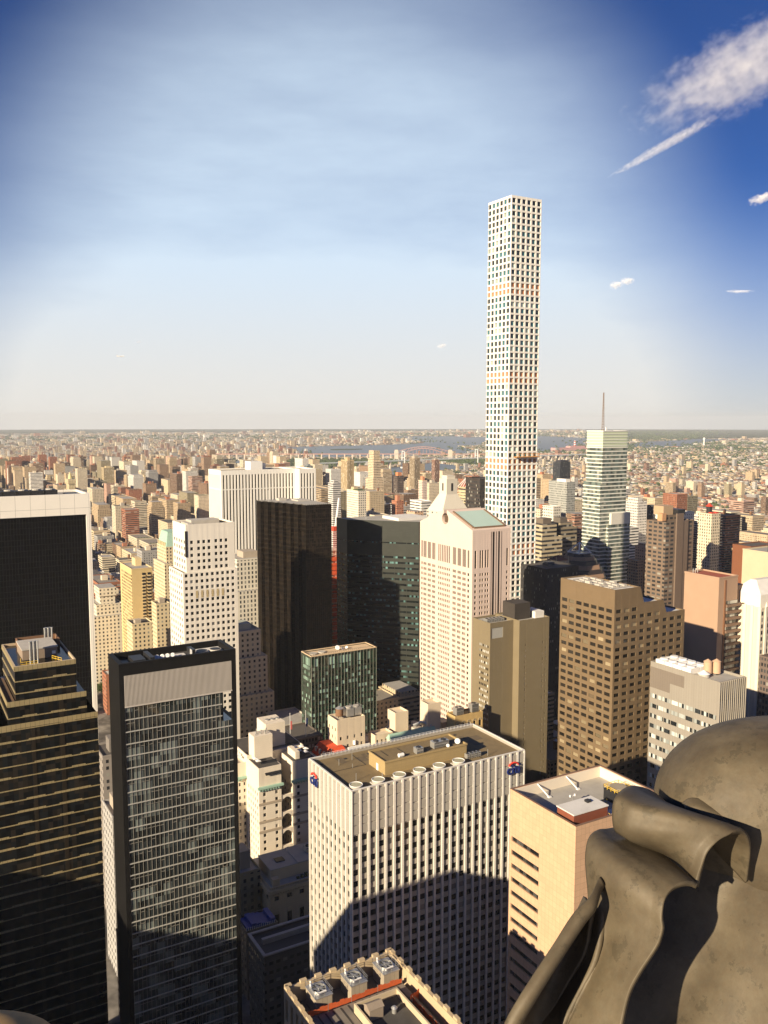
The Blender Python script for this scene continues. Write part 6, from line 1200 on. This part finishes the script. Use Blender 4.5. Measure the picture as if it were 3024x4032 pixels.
# ================================================================== THE VIEWING DECK AND ITS ORNAMENTS
ORN_AT = [2.451, 2.196, -1.838]
ORN_SCROLL = [(0.171, 0.328, 0.064), (0.055, 0.302, 0.103), (-0.018, 0.275, 0.135), (-0.068, 0.249, 0.169), (-0.087, 0.224, 0.222), (-0.085, 0.239, 0.266), (-0.071, 0.253, 0.306), (-0.011, 0.343, 0.3), (0.055, 0.43, 0.27), (0.155, 0.524, 0.207), (0.279, 0.613, 0.095)], [(0.162, 0.029, 0.081), (0.172, 0.037, 0.11), (0.186, 0.045, 0.147), (0.208, 0.056, 0.2), (0.24, 0.065, 0.235), (0.28, 0.077, 0.256), (0.321, 0.088, 0.267), (0.37, 0.127, 0.253), (0.41, 0.162, 0.206), (0.44, 0.209, 0.125), (0.449, 0.249, -0.022)]
ORN_FOLD = [(0.037, 0.451, 0.082), (-0.027, 0.392, 0.101), (-0.087, 0.334, 0.121), (-0.136, 0.282, 0.143), (-0.18, 0.23, 0.144), (-0.203, 0.185, 0.108), (-0.209, 0.157, 0.045), (-0.21, 0.13, -0.005), (-0.211, 0.111, -0.065), (-0.218, 0.092, -0.125), (-0.231, 0.076, -0.186), (-0.254, 0.061, -0.247), (-0.323, 0.039, -0.354), (-0.399, 0.014, -0.475), (-0.448, -0.008, -0.561)], [(0.155, 0.01, 0.096), (0.124, -0.016, 0.119), (0.088, -0.044, 0.132), (0.044, -0.071, 0.13), (0.016, -0.09, 0.116), (-0.003, -0.11, 0.098), (-0.014, -0.127, 0.068), (-0.017, -0.136, 0.047), (-0.016, -0.146, 0.02), (-0.025, -0.152, -0.012), (-0.04, -0.156, -0.046), (-0.096, -0.165, -0.133), (-0.138, -0.186, -0.204), (-0.171, -0.215, -0.307), (-0.197, -0.241, -0.382)]
ORN_RIM = [(-0.627, -0.334, -0.31), (-0.6, -0.305, -0.24), (-0.549, -0.276, -0.168), (-0.474, -0.218, -0.097), (-0.4, -0.148, -0.044), (-0.319, -0.083, 0.029), (-0.245, -0.036, 0.067), (-0.186, 0.008, 0.079)], [(-0.579, -0.315, -0.325), (-0.553, -0.286, -0.254), (-0.497, -0.257, -0.175), (-0.428, -0.205, -0.106), (-0.358, -0.143, -0.051), (-0.287, -0.085, 0.007), (-0.238, -0.04, 0.03), (-0.186, 0.005, 0.049)]
ORN_RECESS = [(-0.573, -0.278, -0.353), (-0.547, -0.25, -0.28), (-0.491, -0.222, -0.199), (-0.416, -0.146, -0.146), (-0.342, -0.07, -0.097), (-0.271, -0.019, -0.034), (-0.227, 0.028, -0.017)], [(-0.442, 0.02, -0.582), (-0.397, 0.024, -0.482), (-0.325, 0.031, -0.348), (-0.26, 0.036, -0.231), (-0.237, 0.043, -0.165), (-0.227, 0.051, -0.093), (-0.217, 0.056, -0.04)]
ORN_BODY = [(0.279, 0.521, 0.177), (0.226, 0.493, 0.026), (0.143, 0.444, -0.182), (0.051, 0.364, -0.368), (-0.036, 0.293, -0.552), (-0.12, 0.223, -0.754)], [(0.804, 0.309, 0.07), (0.804, 0.292, -0.096), (0.804, 0.277, -0.238), (0.794, 0.243, -0.367), (0.774, 0.188, -0.516), (0.753, 0.13, -0.682)]
ORN_BACK = [(0.259, 0.463, 0.203), (0.299, 0.446, 0.232), (0.417, 0.423, 0.202), (0.584, 0.367, 0.146), (0.804, 0.309, 0.07)], [(0.252, 0.44, 0.175), (0.285, 0.401, 0.179), (0.393, 0.356, 0.14), (0.557, 0.3, 0.085), (0.774, 0.243, 0.012)]
DOME_C = (0.865, 0.659, 0.057) ; DOME_R = (0.648, 0.437)
def crv(pts, n):
    """Catmull-Rom through the points, n samples evenly by length"""
    P = [Vector(p) for p in pts]; P = [2*P[0]-P[1]] + P + [2*P[-1]-P[-2]]; out = []
    for i in range(1, len(P)-2):
        for k in range(24):
            t = k/24; a, b, c, d = P[i-1], P[i], P[i+1], P[i+2]
            out.append(.5*((2*b)+(c-a)*t+(2*a-5*b+4*c-d)*t*t+(3*b-a-3*c+d)*t**3))
    out.append(P[-2]); L = [0]
    for a, b in zip(out, out[1:]): L.append(L[-1]+(b-a).length)
    res, j = [], 0
    for k in range(n):
        s = L[-1]*k/(n-1)
        while j < len(L)-2 and L[j+1] < s: j += 1
        f = (s-L[j])/max(1e-9, L[j+1]-L[j]); res.append(out[j].lerp(out[j+1], min(1,max(0,f))))
    return res
YAW_ = R(-30); orn = thing('parapet_ornament', 'big weathered cast metal scroll ornament in the lower right foreground', 'ornament', (0,0,0))
ORN_W = Vector((ORN_AT[0], ORN_AT[1], ORN_AT[2])) + CAM; orn.location = ORN_W; orn.rotation_euler = (0,0,YAW_); ABS[orn.name] = tuple(ORN_W)
def cast_mat():
    m, nt, b = newmat('cast_bronze'); gg = nt.nodes.new('ShaderNodeNewGeometry'); pos = gg.outputs['Position']
    c = ramp(nt, noise(nt, pos, 4., 5, .65), [(.3,(.05,.043,.029)),(.5,(.092,.079,.052)),(.7,(.145,.123,.08))]); c = mixc(nt, mth(nt,'MULTIPLY',noise(nt,pos,40.,3,.7),.6), c, (.10,.065,.034)); c = mixc(nt, mth(nt,'MULTIPLY',mth(nt,'GREATER_THAN',noise(nt,pos,11.,5,.75),.58),.45), c, (.05,.042,.026))
    nt.links.new(c, b.inputs['Base Color']); b.inputs['Metallic'].default_value = .08; b.inputs['Specular IOR Level'].default_value = .35; nt.links.new(mth(nt,'ADD',mth(nt,'MULTIPLY',noise(nt,pos,9.,3),.35),.42), b.inputs['Roughness'])
    bp = nt.nodes.new('ShaderNodeBump'); bp.inputs['Strength'].default_value = .18; bp.inputs['Distance'].default_value = .01; nt.links.new(noise(nt,pos,22.,5,.6), bp.inputs['Height']); nt.links.new(bp.outputs[0], b.inputs['Normal']); return m
CAST = cast_mat()
def patch(name, AB, fn, thick=.016, nu=64, nv=34, parent=orn):
    """a curved casting between two edge curves; fn(t, s) = offset (right, deep, up) added on top of the straight span"""
    A, B = crv(AB[0], nu), crv(AB[1], nu); v, f = [], []
    for i in range(nu):
        for j in range(nv):
            t, s = i/(nu-1), j/(nv-1); v.append(tuple(A[i].lerp(B[i], s) + Vector(fn(t, s))))
    for i in range(nu-1):
        for j in range(nv-1): a = i*nv+j; f.append((a, a+1, a+nv+1, a+nv))
    me = bpy.data.meshes.new(name); me.from_pydata(v, [], f); me.materials.append(CAST); me.shade_smooth(); ob = bpy.data.objects.new(name, me); COL.objects.link(ob); ob.parent = parent; ABS[ob.name] = ABS[orn.name]
    so = ob.modifiers.new('thickness', 'SOLIDIFY'); so.thickness = thick; so.offset = 0; return ob
sm = lambda x, a, b: max(0., min(1., (x-a)/(b-a)))**2*(3-2*max(0., min(1., (x-a)/(b-a))))
q = MB(); n, k = 72, 48; se = lambda v: math.copysign(abs(v)**(2/2.4), v)
for i in range(k+1):
    for j in range(n):
        ph, th = math.pi*i/k, 2*math.pi*j/n; q.v.append((DOME_C[0]+DOME_R[0]*se(math.sin(ph))*se(math.cos(th))+ORN_W.x, DOME_C[1]+.42*se(math.sin(ph))*se(math.sin(th))+ORN_W.y, DOME_C[2]+DOME_R[1]*se(math.cos(ph))+ORN_W.z))
for i in range(k):
    for j in range(n): j1 = (j+1)%n; q.f.append((i*n+j, (i+1)*n+j, (i+1)*n+j1, i*n+j1))
q.build('dome', CAST, orn, True)
def shell_fn(k0, k1):
    """the sheet runs from its rolled back edge (s=0) to its free lip (s=1): deep at the back, round over, then almost straight"""
    return lambda t, s: (0, -k0*(math.sin(math.pi*min(1,s*1.0))**.8)*(1-.45*s) + .05*(1-sm(s,0,.10)) - k1*sm(s,.86,1)*.012, .018*math.sin(math.pi*s))
patch('scroll', ORN_SCROLL, shell_fn(.055, 1), .02, 70, 50)
def fold_fn(t, s):
    top = 1-sm(t, .30, .55); low = sm(t,.42,.6); ridge = math.exp(-((s-.14)/.05)**2)*low*.035; hol = math.exp(-((s-.36)/.14)**2)*low*.03; r2 = math.exp(-((s-.30+.25*(t-.6))/.04)**2)*sm(t,.6,.75)*.014
    return (0, shell_fn(.06,1)(t,s)[1]*(.35+.65*top) - ridge + hol - r2 + .006*math.sin(11*t+5*s), .015*top*math.sin(math.pi*s))
patch('fold', ORN_FOLD, fold_fn, .02, 110, 70)
patch('rim', ORN_RIM, lambda t, s: (0, .07*sm(t,.86,1)-.022*math.sin(math.pi*s)**.6, .006*math.sin(math.pi*s)), .02)
patch('recess', ORN_RECESS, lambda t, s: (0, .13*math.sin(math.pi*s), -.02*math.sin(math.pi*s)))
patch('body', ORN_BODY, lambda t, s: (0, -.06*math.sin(math.pi*s*.9)+.02*math.sin(5*t+7*s)+.012*math.sin(13*s+3*t), 0), .03)
patch('back_lip', ORN_BACK, lambda t, s: (0, -.035*math.sin(math.pi*s), .012*math.sin(math.pi*s)), .02)
part(orn, 'pedestal', CAST, lambda q: (q.box(ORN_W.x+.1, ORN_W.x+1.5, ORN_W.y+.1, ORN_W.y+.8, ORN_W.z-1.2, ORN_W.z-.62), q.box(ORN_W.x-.1, ORN_W.x+1.5, ORN_W.y-.6, ORN_W.y+.8, ORN_W.z-1.6, ORN_W.z-1.201)))
t = thing('parapet_finial', 'rounded sandy stone finial in the lower left corner', 'ornament', (.153,2.479,258.17)); SA = stone('sandstone', (.62,.40,.17), .9, .2, 8., grit=(30.,.6,(.25,.15,.06))); q = MB(); n, k = 40, 24
for i in range(k+1):
    for j in range(n):
        ph, th = math.pi*i/k, 2*math.pi*j/n; rr = .245*(1+.02*math.sin(5*th)); q.v.append((.153+rr*1.0*math.sin(ph)*math.cos(th), 2.479+rr*math.sin(ph)*math.sin(th), 258.12+.225*math.cos(ph)))
for i in range(k):
    for j in range(n): j1 = (j+1)%n; q.f.append((i*n+j, (i+1)*n+j, (i+1)*n+j1, i*n+j1))
q.build('dome', SA, t, True); part(t, 'base', SA, lambda q: (q.cyl(.153,2.479,.2,257.25,257.98,24), q.cyl(.153,2.479,.3,257.2,257.4,24)))
LIME = stone('limestone', (.5,.45,.37), .85, .12, .5, panel=(1.8,.9,.02), line=.8)
t = thing('viewing_tower', 'limestone tower carrying the viewing deck under the camera', 'skyscraper', (-30,-14,0)); part(t, 'shaft', LIME, lambda q: q.box(-80,24,-40,1.9,0,256.6)); part(t, 'parapet', LIME, lambda q: (q.box(-80,24,1.4,1.9,256.61,257.1), q.box(-.3,.6,1.91,2.8,254,257.2))); part(t, 'deck_floor', CONC, lambda q: q.box(-79,23,-39,1.49,256.61,256.7))
# unseen office slabs, added west of the view only to cast shade into it
for nm, lb, x, y, w, d, h, c in (('office_tower','tall grey office slab west of the gold banded tower',-140,150,50,112,157,GREY),('office_tower','plain limestone office slab west of the nearest stone block',-110,153,115,19,173,CREAM),('office_tower','lower limestone office slab south west of the nearest stone block',-110,60,115,92.9,156,SAND)):
    mid(nm, lb, x, y, w, d, h, c, VST, roof=RD, extra=bulk(.3,.6,5))

# ================================================================== CLOUDS (real volumes, kilometres away)
def cloud_mat(name, dens, noise_scale=None, thr=.5, soft=.2, stretch=(1,1,1), fall=True):
    m, nt, b = newmat(name); nt.nodes.remove(b); v = nt.nodes.new('ShaderNodeVolumePrincipled'); v.inputs['Color'].default_value = (.97,.97,1,1); v.inputs['Anisotropy'].default_value = -.42
    if noise_scale:
        tc = nt.nodes.new('ShaderNodeTexCoord'); mp = nt.nodes.new('ShaderNodeMapping'); mp.inputs['Scale'].default_value = stretch; nt.links.new(tc.outputs['Object'], mp.inputs[0])
        f = noise(nt, mp.outputs[0], noise_scale, 8, .68)
        if fall:
            ln = nt.nodes.new('ShaderNodeVectorMath'); ln.operation = 'LENGTH'; nt.links.new(tc.outputs['Object'], ln.inputs[0]); f = mth(nt, 'SUBTRACT', f, mth(nt, 'MULTIPLY', mth(nt,'POWER',ln.outputs['Value'],2.), .30))
        mr = nt.nodes.new('ShaderNodeMapRange'); nt.links.new(f, mr.inputs[0]); mr.inputs[1].default_value = thr; mr.inputs[2].default_value = thr+soft; mr.inputs[3].default_value = 0; mr.inputs[4].default_value = dens; nt.links.new(mr.outputs[0], v.inputs['Density'])
    else: v.inputs['Density'].default_value = dens
    nt.links.new(v.outputs[0], nt.nodes['Material Output'].inputs['Volume']); return m
def blob(name, label, loc, size, yaw, roll, m, seed=0, lumpy=.25, taper=0.):
    r = random.Random(seed); q = MB(); n, k = 24, 14
    ph0 = [r.uniform(0,6.28) for _ in range(6)]
    for i in range(k+1):
        for j in range(n):
            ph, th = math.pi*i/k, 2*math.pi*j/n; x, y, z = math.cos(ph), math.sin(ph)*math.cos(th), math.sin(ph)*math.sin(th)
            l = 1+lumpy*(math.sin(3*x*2+ph0[0])*math.sin(4*y+ph0[1])+.6*math.sin(7*z+ph0[2]+3*x)); tp = 1-taper*(x+1)/2; q.v.append((x*(1+.3*(l-1)), y*l*tp, z*l*tp))
    for i in range(k):
        for j in range(n): j1 = (j+1)%n; q.f.append((i*n+j, (i+1)*n+j, (i+1)*n+j1, i*n+j1))
    o = q.build(name, m); o.location = loc; o.scale = size; o.rotation_euler = (0, -R(roll), R(yaw)); return tag(o, label, 'cloud')
blob('cirrus_cloud', 'broad ragged white wisp of cloud in the upper right sky', (10480,8240,5060), (1900,800,640), -36, 23, cloud_mat('cirrus_volume', .0019, 1.1, .33, .40, (7.5,4.2,3.4)), 3, .2)
blob('contrail_cloud', 'thin white streak trailing down left from the large wisp', (9850,9125,4150), (900,115,100), 125.7, -24, cloud_mat('contrail_volume', .0085, 1.3, .24, .5, (11,1.6,1.6)), 5, .3, .55)
PUFF = cloud_mat('puff_volume', .022, 1.6, .33, .22, (2.4,1.2,1.2))
for k, (lb, lc, sz, ro) in enumerate((('small pinkish puff of cloud right of the very tall tower', (7600,7700,1860), (100,60,58), 8), ('second lobe of the small puff right of the very tall tower', (7715,7640,1905), (100,60,60), 5), ('tiny puff of cloud left of the very tall tower', (6643,9942,1278), (90,45,40), 14), ('puff of cloud cut by the right frame edge', (7790,5900,2490), (190,70,66), 18), ('thin low streak of cloud at the right frame edge', (8560,6740,1734), (200,40,24), 0), ('faint little cloud low in the left sky', (2739,10611,1208), (45,25,14), 10))):
    blob('small_cloud', lb, lc, sz, -30, ro, PUFF, 10+k, .45)
